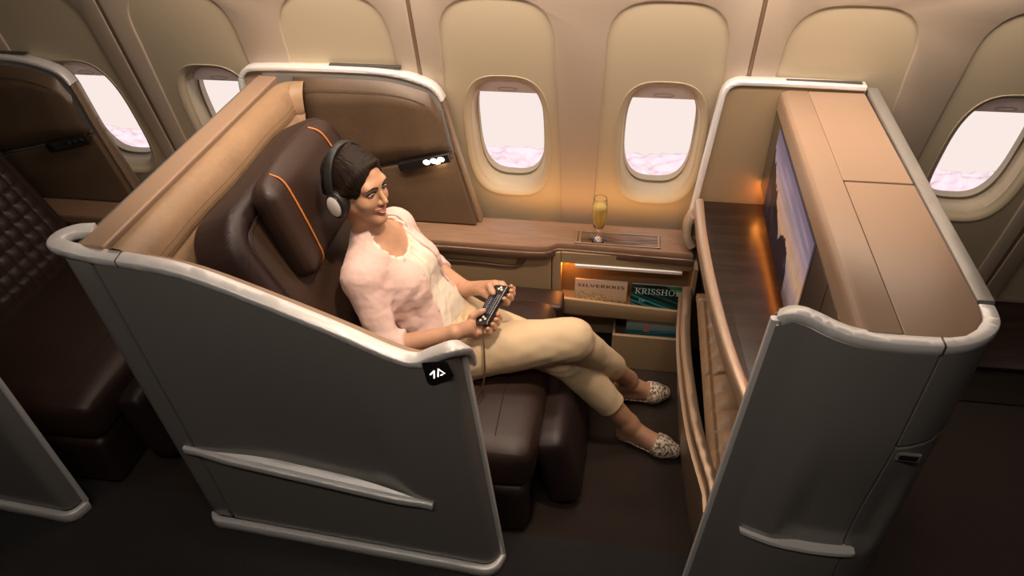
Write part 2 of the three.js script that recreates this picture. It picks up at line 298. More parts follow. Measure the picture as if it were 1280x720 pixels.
// lamps out of the frame: wash strip, aisle strip, ceiling spots
{
  const t = thing('wash_light', 'long warm light strip under the overhead locker', 'light', [-0.10, 1.76, -1.96]);
  const d = V(0, 0.6 - 1.756, -2.43 + 1.955).normalize(), b = basisFrom(V(1, 0, 0), d.clone().negate());
  part(t, 'housing', place(box(-1.25, 1.25, 0.004, 0.02, -0.06, 0.06), [-0.10, 1.756, -1.955], b), M.silver);
  part(t, 'diffuser', place(box(-1.25, 1.25, 0.0005, 0.004, -0.05, 0.05), [-0.10, 1.756, -1.955], b), M.lampGlow);
  const a = thing('aisle_light', 'wide warm light panel in the aisle ceiling', 'light', [-0.5, 2.45, -0.25]);
  part(a, 'housing', box(-1.52, 0.52, 2.434, 2.45, -0.38, -0.12), M.silver);
  part(a, 'diffuser', box(-1.50, 0.50, 2.428, 2.434, -0.36, -0.14), M.lampGlow);
  for (const [i, k] of KEYS.entries()) {
    const s = thing('ceiling_spot', ['small round ceiling spot aimed at the reclining passenger', 'small round ceiling spot aimed at the leather seat back', 'small round ceiling spot aimed at the screen console'][i], 'light', k.at, 'ceiling spots');
    part(s, 'ring', new THREE.TorusGeometry(0.04, 0.01, 8, 24).rotateX(Math.PI / 2).translate(k.at[0], 2.44, k.at[2]), M.silver);
    part(s, 'bulb', new THREE.CylinderGeometry(0.034, 0.034, 0.01, 20).translate(k.at[0], 2.444, k.at[2]), M.lampGlow);
  }
}
// cloud deck far below the windows
{
  const nx = 520, nz = 110, pos = [], idx = [], K = 20;
  for (let j = 0; j <= nz; j++) for (let i = 0; i <= nx; i++) {
    const u = i / nx, v = j / nz, x = -12 + (u - 0.5) * 150, z = -62 - v * 26;
    const n1 = fbm(x * 0.16 + 3, z * 0.30, 1.7, 5), n2 = 1 - Math.abs(noise.noise(x * 0.42, z * 0.6, 5)) * 2, n3 = 1 - Math.abs(noise.noise(x * 1.1, z * 1.4, 8)) * 2;
    pos.push(K * x, K * (-44 + 2.6 * n1 + 0.55 * n2 + 0.22 * n3 - 7 * sstep(0.80, 1, v + 0.12 * n1)), K * z);
  }
  for (let j = 0; j < nz; j++) for (let i = 0; i < nx; i++) { const a = j * (nx + 1) + i; idx.push(a, a + 1, a + nx + 1, a + 1, a + nx + 2, a + nx + 1); }
  const g = new THREE.BufferGeometry(); g.setAttribute('position', new THREE.Float32BufferAttribute(pos, 3)); g.setIndex(idx); g.computeVertexNormals();
  const m = shade(new THREE.Mesh(boxUV(g), M.cloud)); m.name = 'cloud_deck'; m.userData = { label: 'pale pink sea of clouds outside the windows', category: 'clouds', kind: 'stuff' }; scene.add(m);
}

// ================================================================ THE SEATS
const topA = (x) => interp([[-1.33, 1.052], [-1.20, 1.042], [-1.04, 1.034], [-0.947, 1.016], [-0.774, 0.957], [-0.617, 0.897], [-0.50, 0.848], [-0.44, 0.838], [-0.39, 0.868], [-0.355, 0.884], [-0.32, 0.862]], x);
const rearX = (y) => lerp(-1.205, -1.305, y / 1.05), frontX = (y) => lerp(-0.262, -0.335, y / 0.86), zA = (x) => -1.242 + (x + 1.25) * 0.06;
// plan of the aisle panel: t 0..1 from the rounded rear corner to the rounded front corner
function aisleAt(t, y, off = 0) {
  const x0 = rearX(y), x1 = frontX(y), x = lerp(x0, x1, t), r0 = clamp((x - x0) / 0.022, 0, 1), r1 = clamp((x1 - x) / 0.05, 0, 1);
  const z = zA(x) - 0.022 * (1 - Math.sqrt(Math.max(0, 1 - (1 - r0) ** 2))) - 0.060 * (1 - Math.sqrt(Math.max(0, 1 - (1 - r1) ** 2)));
  // shallow scoop over the grab bar and a flare towards the front edge
  const bar = interp([[-1.2, 0.38], [-0.44, 0.30]], x), scoop = 0.016 * sstep(-1.16, -0.9, x) * (1 - sstep(-0.60 + (y - 0.3) * -0.12, -0.47 + (y - 0.3) * -0.22, x)) * sstep(bar - 0.02, bar + 0.01, y) * (1 - sstep(bar + 0.05, bar + 0.55, y));
  return V(x, y, z - scoop + off);
}
const aisleEase = (t) => t < 0.06 ? t * t / 0.06 * 0.5 + t * 0.5 : t > 0.93 ? 1 - ((1 - t) ** 2 / 0.07 * 0.6 + (1 - t) * 0.4) : t;
function panelPiece(t0, t1, y0, yTop, nu, nv, thick) {
  return slab((u, v) => { const t = aisleEase(lerp(t0, t1, u)); const xTop = lerp(rearX(1.0), frontX(0.86), t), yt = yTop(xTop); return aisleAt(t, lerp(y0, yt, v)); }, nu, nv, thick, 0.003);
}
const BACK_UP = V(-0.40, 0.917, 0).normalize(), BACK_N = V(0.917, 0.40, 0).normalize(), ZZ = V(0, 0, 1);
function quilt(w, h, cell, depth, nx = 90, ny = 80) {       // quilted pad in the xy plane, z up
  const f = (u, v) => { const x = (u - 0.5) * w, y = (v - 0.5) * h, a = Math.abs(Math.sin(Math.PI * x / cell)), b = Math.abs(Math.sin(Math.PI * y / cell)), e = Math.min(1, Math.min(u, 1 - u, v, 1 - v) * 10); return V(x, y, depth * (Math.pow(a * b, 0.35)) * e + 0.01 * Math.sqrt(e)); };
  return slab(f, nx, ny, 0.03, 0.006);
}
function makeSeat(label, quilted) {
  const t = thing('airline_seat', label, 'seat', [-0.75, 0, -1.7], 'private suite seats in a row');
  const S0 = 0.083;                                   // share of the rear strip
  part(t, 'rear_strip', panelPiece(0, S0 - 0.0065, 0.045, topA, 8, 12, 0.016), M.shell);
  part(t, 'aisle_panel', panelPiece(S0 + 0.0065, 1, 0.045, topA, 60, 40, 0.016), M.shell, { label: 'dark grey brushed metal side panel' });
  part(t, 'panel_core', slab((u, v) => { const tt = lerp(0.012, 0.985, u), xt = lerp(rearX(1.0), frontX(0.86), tt); return aisleAt(tt, lerp(0.04, topA(xt) - 0.004, v), -0.030); }, 40, 8, 0.006, 0.001), M.shell);
  part(t, 'inner_liner', slab((u, v) => { const tt = lerp(0.03, 0.965, u), xt = lerp(rearX(1.0), frontX(0.86), tt); return aisleAt(tt, lerp(0.06, topA(xt) - 0.006, v), -0.036); }, 40, 8, 0.03, 0.004), M.tanLeather);
  // top rail: curls round the rear corner, dips, then rises and folds over the front corner
  const rail = [V(-1.262, 1.066, -1.335), V(-1.300, 1.068, -1.322), V(-1.322, 1.069, -1.292), V(-1.318, 1.068, -1.264), V(-1.285, 1.066, -1.254)];
  for (const x of [-1.22, -1.12, -1.02, -0.94, -0.86, -0.774, -0.69, -0.617, -0.55, -0.50, -0.46, -0.43, -0.40, -0.375]) rail.push(V(x, topA(x) + 0.009, zA(x) - 0.014));
  const sec = roundRect(0.036, 0.024, 0.005, 4);
  const railF = rail.concat([V(-0.352, 0.896, -1.206), V(-0.333, 0.886, -1.222), V(-0.322, 0.855, -1.245), V(-0.318, 0.80, -1.262)]);
  part(t, 'top_rail', sweep(railF, sec, { n: 150, up: V(0, 1, 0.15), size: (s) => s > 0.9 ? [1 - 0.45 * (s - 0.9) / 0.1, 1 - 0.5 * (s - 0.9) / 0.1] : [1, 1] }), M.silver, { label: 'silver metal rail' });
  part(t, 'rail_joint', sweep([V(-1.150, topA(-1.15) + 0.009, zA(-1.15) - 0.014), V(-1.147, topA(-1.15) + 0.009, zA(-1.15) - 0.014)], roundRect(0.0372, 0.0252, 0.005, 4), { n: 2, up: V(0, 1, 0.15) }), M.darkBronze);
  const edge = []; for (let i = 0; i <= 10; i++) { const y = lerp(0.85, 0.04, i / 10), p = aisleAt(1, y); edge.push(V(p.x + 0.002, y, p.z + 0.008)); }
  part(t, 'edge_trim', sweep(edge, roundRect(0.016, 0.016, 0.006), { n: 30, up: V(1, 0, 0.3) }), M.silver);
  // bottom rail on the floor
  const foot = []; for (let i = 0; i <= 40; i++) { const p = aisleAt(aisleEase(i / 40), 0.03, 0.006); foot.push(V(p.x, 0.0205, p.z)); }
  part(t, 'bottom_rail', sweep(foot, roundRect(0.024, 0.040, 0.008), { n: 90 }), M.silver);
  // grab bar
  const bar = []; for (const x of [-1.195, -1.12, -1.0, -0.8, -0.6, -0.5, -0.445]) bar.push(V(x, interp([[-1.2, 0.372], [-0.44, 0.300]], x), zA(x) + 0.004));
  const gb = part(t, 'grab_bar', sweep(bar, roundRect(0.014, 0.026, 0.004), { n: 60, size: (s) => [1 + 1.0 * sstep(0.08, 0.3, s) * (1 - sstep(0.7, 0.93, s)), 1] }), M.silver);
  part(gb, 'grip_scoop', slab((u, v) => { const x = lerp(-1.12, -0.49, u), y0 = interp([[-1.2, 0.372], [-0.44, 0.300]], x) + 0.011, w = Math.sin(Math.PI * u) ** 0.6; return V(x, y0 + 0.012 * w * v, zA(x) + 0.006 - 0.024 * v * w); }, 30, 4, 0.004, 0.0005), M.silver);
  // lit seat number plate
  if (!quilted) {
    const plate = part(t, 'seat_plate', place(extrude([[-0.034, 0.036], [0.020, 0.046], [0.030, 0.042], [0.043, 0.004], [0.038, -0.006], [-0.010, -0.037], [-0.020, -0.036], [-0.026, -0.028]], 0.007, 0.0025), V(-0.388, 0.826, -1.1925), basisFrom(V(1, 0, 0.05), V(0, 1, 0))), M.blackGloss);
    const stroke = (x0, y0, x1, y1, w) => { const a = Math.atan2(y1 - y0, x1 - x0), l = Math.hypot(x1 - x0, y1 - y0); return new RoundedBoxGeometry(l + w, w, 0.0015, 2, 0.0007).rotateZ(a).translate((x0 + x1) / 2, (y0 + y1) / 2, 0.0068); };
    const num = [stroke(-0.014, 0.000, -0.004, 0.013, 0.0036), stroke(-0.004, 0.013, -0.006, -0.010, 0.0034), stroke(0.004, -0.003, 0.007, 0.021, 0.0036), stroke(0.007, 0.021, 0.021, 0.010, 0.0030), stroke(0.0115, 0.002, 0.0165, 0.006, 0.003)];
    part(plate, 'seat_number_sign', place(merge(num), V(-0.388, 0.826, -1.1925), basisFrom(V(1, 0, 0.05), V(0, 1, 0))), S({ color: 0xffffff, emissive: 0xfff0e0, emissiveIntensity: 1.6 }), { label: 'glowing white 1A' });
  }

  // rear wall: back shell, top trim, leather bolster, stitching
  part(t, 'back_shell', slab((u, v) => { const y = lerp(0.04, 1.052, v); return V(rearX(y) + 0.012, y, lerp(-1.285, -2.33, u)); }, 10, 8, 0.03, 0.003, true), M.shell);
  part(t, 'top_trim', box(-1.262, -1.192, 1.02, 1.073, -2.31, -1.262, 0.006), M.tanTrim);
  part(t, 'trim_groove', box(-1.192, -1.186, 1.0, 1.036, -2.30, -1.262), M.tanTrim);
  const prof = [[-1.186, 0.60], [-1.186, 1.052], [-1.181, 1.066], [-1.168, 1.071], [-1.150, 1.068], [-1.128, 1.054], [-1.113, 1.032], [-1.106, 1.004], [-1.102, 0.985], [-1.108, 0.980], [-1.100, 0.974], [-1.090, 0.95], [-1.080, 0.90], [-1.06, 0.80], [-1.03, 0.60]];
  // bolster follows the rear wall, then turns forward along the window side
  const path = [[-1.262, 0], [-1.5, 0], [-1.8, 0], [-2.10, 0], [-2.20, 0.003], [-2.245, 0.012], [-2.272, 0.04], [-2.282, 0.10]];
  const bp = []; for (const [z, dx] of path) bp.push(V(dx, 0, z));
  const cv = new THREE.CatmullRomCurve3(bp, false, 'centripetal'), NB = 46, pos = [], idx = [];
  for (let i = 0; i <= NB; i++) { const s = i / NB, c = cv.getPoint(s), tg = cv.getTangent(s), inx = -tg.z, inz = tg.x; for (const [px, py] of prof) { const d = px + 1.186, pf = 1 + 0.04 * Math.sin(s * 30); pos.push(-1.186 + c.x + inx * d * pf, py, c.z + inz * d * pf); } }
  const K = prof.length; for (let i = 0; i < NB; i++) for (let j = 0; j < K - 1; j++) { const a = i * K + j; idx.push(a, a + 1, a + K, a + 1, a + K + 1, a + K); }
  const bg = new THREE.BufferGeometry(); bg.setAttribute('position', new THREE.Float32BufferAttribute(pos, 3)); bg.setIndex(idx); bg.computeVertexNormals();
  const bol = part(t, 'bolster', bg, M.tanLeather, { label: 'tan leather padding' });
  for (const [dx, y] of [[0.0765, 1.009], [0.0800, 0.993]]) part(bol, 'stitch_line', tube(Array.from({ length: 60 }, (_, i) => { const s = i / 59 * 0.93, c = cv.getPoint(s), tg = cv.getTangent(s); const pf = 1 + 0.04 * Math.sin(s * 30); return V(-1.186 + c.x - tg.z * (dx * pf + 0.0015), y, c.z + tg.x * (dx * pf + 0.0015)); }), 0.0013, 60, 5), M.stitch);

  // window-side wing
  const wing = []; const wpts = [[-0.505, 0.535], [-0.535, 0.65], [-0.562, 0.76], [-0.584, 0.86], [-0.600, 0.95], [-0.612, 1.01], [-0.625, 1.035], [-0.648, 1.058], [-0.69, 1.076], [-0.75, 1.092], [-0.82, 1.101], [-0.95, 1.104], [-1.10, 1.103], [-1.24, 1.100]];
  const wc = new THREE.CatmullRomCurve3(wpts.map(([x, y]) => V(x, y, 0)), false, 'centripetal');
  for (let i = 0; i <= 60; i++) { const p = wc.getPoint(i / 60); wing.push([p.x, p.y]); }
  const lower = [[-0.515, 0.535], [-0.582, 0.822], [-0.60, 0.812], [-1.06, 0.702], [-1.06, 0.535]];
  part(t, 'wing_core', extrude(wing.concat([[-1.26, 1.0], [-1.24, 0.535]]), 0.05, 0.004).translate(0, 0, -2.338), M.shell);
  // padded upper face, swelling towards its middle
  const padTop = (x) => interp(wpts.map(([a, b]) => [a, b]).reverse().filter(([a]) => a < -0.60), x) - 0.022;
  part(t, 'wing_pad', slab((u, v) => {
    const y0 = lerp(0.705, 0.828, u), x = lerp(-1.13, lerp(-0.592, -0.618, v), u), y = lerp(y0, padTop(Math.min(x, -0.63)) - 0.045 * sstep(0.93, 1, u), v), e = Math.min(u, 1 - u) * 6, f = Math.min(v, 1 - v) * 5;
    return V(x, y, -2.272 + 0.032 * Math.sqrt(clamp(e, 0, 1)) * Math.sqrt(clamp(f, 0, 1)) - 0.010 * sstep(0.80, 1, v));
  }, 40, 20, 0.02, 0.004), M.wing);
  part(t, 'wing_lower_panel', extrude(lower, 0.03, 0.005).translate(0, 0, -2.288), M.wing);
  part(t, 'wing_stitch', tube(Array.from({ length: 20 }, (_, i) => { const x = lerp(-1.09, -0.66, i / 19); return V(x, padTop(x) - 0.030, -2.2455); }), 0.0014, 50, 5), M.stitch);
  const wrail = wpts.slice(5).map(([x, y]) => V(x, y, -2.305)).reverse(); wrail.unshift(V(-1.322, 0.93, -2.305), V(-1.330, 1.02, -2.305), V(-1.322, 1.065, -2.305), V(-1.296, 1.092, -2.305));
  part(t, 'wing_rail', sweep(wrail, roundRect(0.046, 0.018, 0.006), { n: 120, up: (s) => V(0.3 + s * 0.7, 1 - 0.4 * s, 0), size: (s) => [1, s > 0.85 ? 1 - 2 * (s - 0.85) : 1] }), M.silver);
  part(t, 'wing_edge', sweep(wpts.slice(0, 6).reverse().map(([x, y]) => V(x, y, -2.305)), roundRect(0.044, 0.012, 0.005), { n: 50, up: V(1, 0.2, 0) }), M.bronze, { label: 'bronze front edge' });
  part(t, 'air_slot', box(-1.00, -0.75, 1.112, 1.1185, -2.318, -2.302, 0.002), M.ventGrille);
  part(t, 'corner_gusset', extrude([[-1.318, 0.93], [-1.318, 1.08], [-1.19, 1.09], [-1.19, 0.93]], 0.012, 0.002).translate(0, 0, -2.31), M.tanTrim);
  // reading lamp strip between pad and lower panel
  const lampA = V(-0.778, 0.772, -2.245), lampB = V(-0.590, 0.822, -2.245), ld = lampB.clone().sub(lampA);
  const strip = part(t, 'reading_light', place(new RoundedBoxGeometry(ld.length(), 0.034, 0.022, 3, 0.004), lampA.clone().add(lampB).multiplyScalar(0.5), basisFrom(ld, V(0, 1, 0))), M.blackGloss, { label: 'black reading light strip' });
  for (const k of [0.56, 0.70, 0.84]) { const p = lampA.clone().lerp(lampB, k); part(strip, 'light_lens', place(new THREE.SphereGeometry(0.0115, 16, 10).scale(1.15, 0.85, 0.4), p.add(V(0, 0.002, 0.0115))), quilted ? M.blackMatte : M.led); }

  if (!quilted) { const l = new THREE.PointLight(0xffd9a8, 0.009, 0, 2); l.position.set(-0.635, 0.79, -2.222); l.castShadow = true; l.shadow.radius = 0.5; scene.add(l); }
  // backrest, its side seams, headrest with orange piping
  const bb = [BACK_N.clone(), BACK_UP.clone(), ZZ.clone()], bc = V(-0.877, 0.684, -1.745);
  if (quilted) {
    part(t, 'backrest', place(cushion(0.12, 0.72, 0.80, 0.05, [0.01, 0.01, 0.01]), bc.clone().addScaledVector(BACK_N, -0.03), bb), M.brownLeather);
    part(t, 'quilted_cover', place(quilt(0.78, 0.70, 0.052, 0.010), bc.clone().addScaledVector(BACK_N, 0.045), [ZZ.clone().negate(), BACK_UP.clone(), BACK_N.clone()]), M.brownLeather, { label: 'quilted dark leather cover' });
  } else {
    const br = part(t, 'backrest', place(cushion(0.142, 0.70, 0.66, 0.05, [0.018, 0.008, 0.006]), bc, bb), M.backLeather, { label: 'dark brown leather backrest' });
    // rolled border: up the near side, round the top corners, down the far side
    const rim = [], at = (y, z) => bc.clone().addScaledVector(BACK_UP, y).addScaledVector(BACK_N, 0.002).add(V(0, 0, z)), R = 0.075, hw = 0.335, ht = 0.342;
    for (const y of [-0.36, -0.2, 0, 0.15]) rim.push(at(y, hw));
    for (let i = 0; i <= 5; i++) { const q = i / 5 * Math.PI / 2; rim.push(at(ht - R + R * Math.sin(q), hw - R + R * Math.cos(q))); }
    for (const z of [0.12, 0, -0.12]) rim.push(at(ht, z));
    for (let i = 0; i <= 5; i++) { const q = Math.PI / 2 - i / 5 * Math.PI / 2; rim.push(at(ht - R + R * Math.sin(q), -hw + R - R * Math.cos(q))); }
    for (const y of [0.15, 0, -0.2, -0.36]) rim.push(at(y, -hw));
    part(t, 'border_roll', sweep(rim, roundRect(0.074, 0.152, 0.034, 6), { n: 140, up: BACK_N }), M.plumLeather, { label: 'dark plum leather border roll' });
    const sm = (inset) => rim.map((p) => { const d = p.clone().sub(bc), y = d.dot(BACK_UP), z = d.z, k = 1 - inset / Math.hypot(z, y + 0.0001); return bc.clone().addScaledVector(BACK_UP, y > 0.25 ? y - inset : y).addScaledVector(BACK_N, 0.0805).add(V(0, 0, Math.abs(z) > 0.25 ? z - Math.sign(z) * inset : z)); });
    part(br, 'back_seam', tube(sm(0.018), 0.0016, 140, 5), M.darkStitch);
  }
  {
    const up = V(-0.27, 0.963, 0).normalize(), nn = V(0.963, 0.27, 0).normalize(), hb = [nn, up, ZZ.clone()], hc = V(-0.885, 0.955, -1.725), w = 0.445, h = 0.285, d = 0.085;
    const bend = (g) => { const p = g.attributes.position; for (let i = 0; i < p.count; i++) { const z = p.getZ(i) / (w / 2), y = p.getY(i); p.setX(i, p.getX(i) + 0.020 * z * z * Math.abs(z) - 0.010 * (y / h) ** 2); } g.computeVertexNormals(); return g; };
    const hr = part(t, 'headrest', place(bend(cushion(d, h, w, 0.036, [0.016, 0.012, 0.008], 12)), hc, hb), M.brownLeather, { label: 'dark brown leather headrest' });
    for (const s of [-1, 1]) {      // piping runs over the front of the headrest near each side
      const z = s * 0.150, pts = []; for (let i = 0; i <= 22; i++) { const a = lerp(-0.5, 0.5, i / 22), yy = a * h; const edge = clamp((Math.abs(a) - 0.36) / 0.14, 0, 1), xf = d / 2 + 0.016 * (1 - 4 * a * a) * 0.7 - 0.036 * (1 - Math.sqrt(1 - edge * edge * 0.96)) + 0.020 * (z / (w / 2)) ** 2 * Math.abs(z / (w / 2)) - 0.010 * a * a + 0.0005; pts.push(hc.clone().addScaledVector(nn, xf).addScaledVector(up, yy + 0.006 * Math.sign(a) * edge).add(V(0, 0, z + s * 0.012 * Math.cos(3 * a) - s * 0.012))); }
      part(hr, 'piping', tube(pts, 0.0030, 60, 6), M.piping, { label: 'orange piping' });
    }
  }
  // seat cushion, leg rest, plinth, window-side armrest
  const sc = part(t, 'seat_cushion', place(cushion(0.58, 0.17, 0.72, 0.05, [0.012, 0.022, 0.01]), V(-0.475, 0.300, -1.69)), M.brownLeather, { label: 'dark brown leather seat cushion' });
  part(sc, 'seam', tube(Array.from({ length: 12 }, (_, i) => V(-0.30, 0.389 + 0.012 * Math.sin(Math.PI * i / 11), lerp(-1.99, -1.39, i / 11))), 0.002, 30, 5), M.darkStitch);
  part(t, 'leg_rest', place(cushion(0.11, 0.30, 0.56, 0.035, [0.012, 0.01, 0.008]), V(-0.125, 0.165, -1.72), [V(0.97, 0.22, 0).normalize(), V(-0.22, 0.97, 0).normalize(), ZZ.clone()]), M.plumLeather);
  part(t, 'plinth', box(-1.15, -0.20, 0.002, 0.22, -2.08, -1.33, 0.03), M.brownLeather);
  part(t, 'armrest', place(cushion(0.46, 0.10, 0.11, 0.016, [0.006, 0.006, 0.003]), V(-0.40, 0.300, -2.095)), M.brownLeather);
  return t;
}
const seatMain = makeSeat('grey-shelled leather suite seat with lit 1A plate and a woman sitting in it', false);
const seatRear = makeSeat('empty shadowed suite seat with quilted dark leather back, behind the occupied seat', true);
seatRear.position.x -= 1.385;

// ================================================================ SIDE CONSOLE (ledge under the window)
const LY = 0.53;
function makeSide(label) {
  const t = thing('side_console', label, 'console', [-0.3, 0, -2.25], 'ledge consoles under the windows');
  // ledge tops: a deeper left section, a narrower right section with an inlaid tray
  const ledge = [[-1.08, -2.325], [-1.08, -2.152], [-0.27, -2.152], [-0.232, -2.160], [-0.205, -2.182], [-0.19, -2.186], [0.28, -2.170], [0.28, -2.325]];
  part(t, 'ledge', extrude(ledge.map(([x, z]) => [x, -z]), 0.030, 0.006).rotateX(-Math.PI / 2).scale(1, 1, 1).translate(0, LY - 0.030, 0), M.woodLight, { label: 'brown wood ledge' });
  part(t, 'edge_strip', sweep([V(-1.08, LY - 0.036, -2.150), V(-0.6, LY - 0.036, -2.150), V(-0.27, LY - 0.036, -2.150), V(-0.232, LY - 0.036, -2.158), V(-0.205, LY - 0.036, -2.180), V(-0.1, LY - 0.036, -2.181), V(0.28, LY - 0.036, -2.168)], roundRect(0.012, 0.030, 0.004), { n: 60 }), M.darkBronze);
  const tray = part(t, 'tray', box(-0.135, 0.165, LY, LY + 0.004, -2.262, -2.192, 0.0015), S({ color: lin(0.34, 0.22, 0.14), metalness: 0.55, roughness: 0.34, map: woodTex }));
  for (const x of [-0.137, -0.123, 0.158]) part(tray, 'tray_trim', box(x - 0.0045, x + 0.0045, LY - 0.001, LY + 0.007, -2.266, -2.188, 0.002), M.bronze);
  for (const z of [-2.264, -2.190]) part(tray, 'tray_trim', box(-0.135, 0.165, LY - 0.001, LY + 0.006, z - 0.002, z + 0.002, 0.001), M.bronze);
  // front faces
  part(t, 'front_panel', box(-1.08, -0.222, 0.20, LY - 0.03, -2.20, -2.168, 0.004), M.consoleTan);
  part(t, 'lower_panel', box(-1.08, -0.222, 0.0, 0.196, -2.20, -2.172, 0.004), M.consoleTan);
  part(t, 'divider_post', box(-0.220, -0.186, 0.0, LY - 0.03, -2.26, -2.172, 0.008), M.consoleTan);
  part(t, 'pocket_outline', sweep([V(-0.66, 0.432, -2.166), V(-0.50, 0.430, -2.166), V(-0.375, 0.425, -2.166), V(-0.350, 0.430, -2.166), V(-0.335, 0.450, -2.166), V(-0.312, 0.492, -2.166)], roundRect(0.013, 0.012, 0.004), { n: 50, up: V(0, 0, 1), size: (s) => [1 + 1.0 * sstep(0.62, 0.75, s), 1] }), M.darkBronze);
  // magazine recess
  part(t, 'recess_back', box(-0.186, 0.285, 0.05, LY - 0.03, -2.275, -2.262), M.consoleTan);
  part(t, 'recess_header', box(-0.186, 0.285, 0.452, LY - 0.03, -2.262, -2.172, 0.003), M.consoleTan);
  part(t, 'lamp_rail', box(-0.135, 0.250, 0.438, 0.452, -2.192, -2.166, 0.003), M.silver);
  part(t, 'recess_floor', box(-0.186, 0.285, 0.2465, 0.2565, -2.262, -2.133), M.consoleTan);
  part(t, 'upper_pocket', extrude([[-0.212, 0.268], [-0.212, 0.332], [0.285, 0.304], [0.285, 0.250], [-0.12, 0.252], [-0.18, 0.258]], 0.014, 0.004).translate(0, 0, -2.132), M.consoleTan);
  part(t, 'lower_pocket', box(0.028, 0.285, 0.0, 0.172, -2.130, -2.116, 0.004), M.consoleTan);
  part(t, 'pocket_side', box(0.020, 0.030, 0.0, 0.172, -2.262, -2.116, 0.003), M.consoleTan);
  part(t, 'end_panel', box(0.285, 0.297, 0.0, LY - 0.03, -2.28, -2.12), M.consoleTan);
  part(t, 'back_filler', box(-1.08, 0.28, 0.20, 0.30, -2.50, -2.325), M.consoleTan);
  part(t, 'ledge_lamp', box(-0.48, 0.26, LY - 0.042, LY - 0.030, -2.340, -2.326), M.ledAmber);
  return t;
}
const sideMain = makeSide('brown wood ledge console with magazine pockets below the two middle windows');
const sideRear = makeSide('shadowed ledge console beside the empty rear seat'); sideRear.position.x -= 1.385;
// warm strip lamps of the console in use: one behind the ledge grazing up the wall, one in the magazine recess
areaLight(0xffb868, 13.0, 0.72, 0.02, [-0.11, LY - 0.026, -2.333], [-0.11, 0.80, -2.46]);
{ const l = new THREE.PointLight(0xff9c45, 0.05, 0, 2); l.position.set(-0.165, 0.425, -2.215); l.castShadow = true; l.shadow.radius = 0.4; scene.add(l);
  const b = thing('recess_lamp', 'tiny amber lamp in the corner of the magazine recess', 'light', [-0.165, 0.44, -2.215]); part(b, 'bulb_light', new THREE.SphereGeometry(0.008, 12, 8).translate(-0.165, 0.425, -2.215), M.ledAmber); part(b, 'socket', new THREE.CylinderGeometry(0.010, 0.010, 0.014, 12).translate(-0.165, 0.440, -2.215), M.bronze); }

// front-row ledge, dark, beyond the screen console
{ const t = thing('storage_locker', 'dark low locker under the window ahead of the screen console', 'locker', [1.6, 0, -2.3]);
  part(t, 'body', box(0.98, 3.2, 0.0, 0.17, -2.49, -2.10, 0.01), M.cabinDark); part(t, 'top', box(0.97, 3.2, 0.17, 0.19, -2.485, -2.09, 0.006), M.wood); }

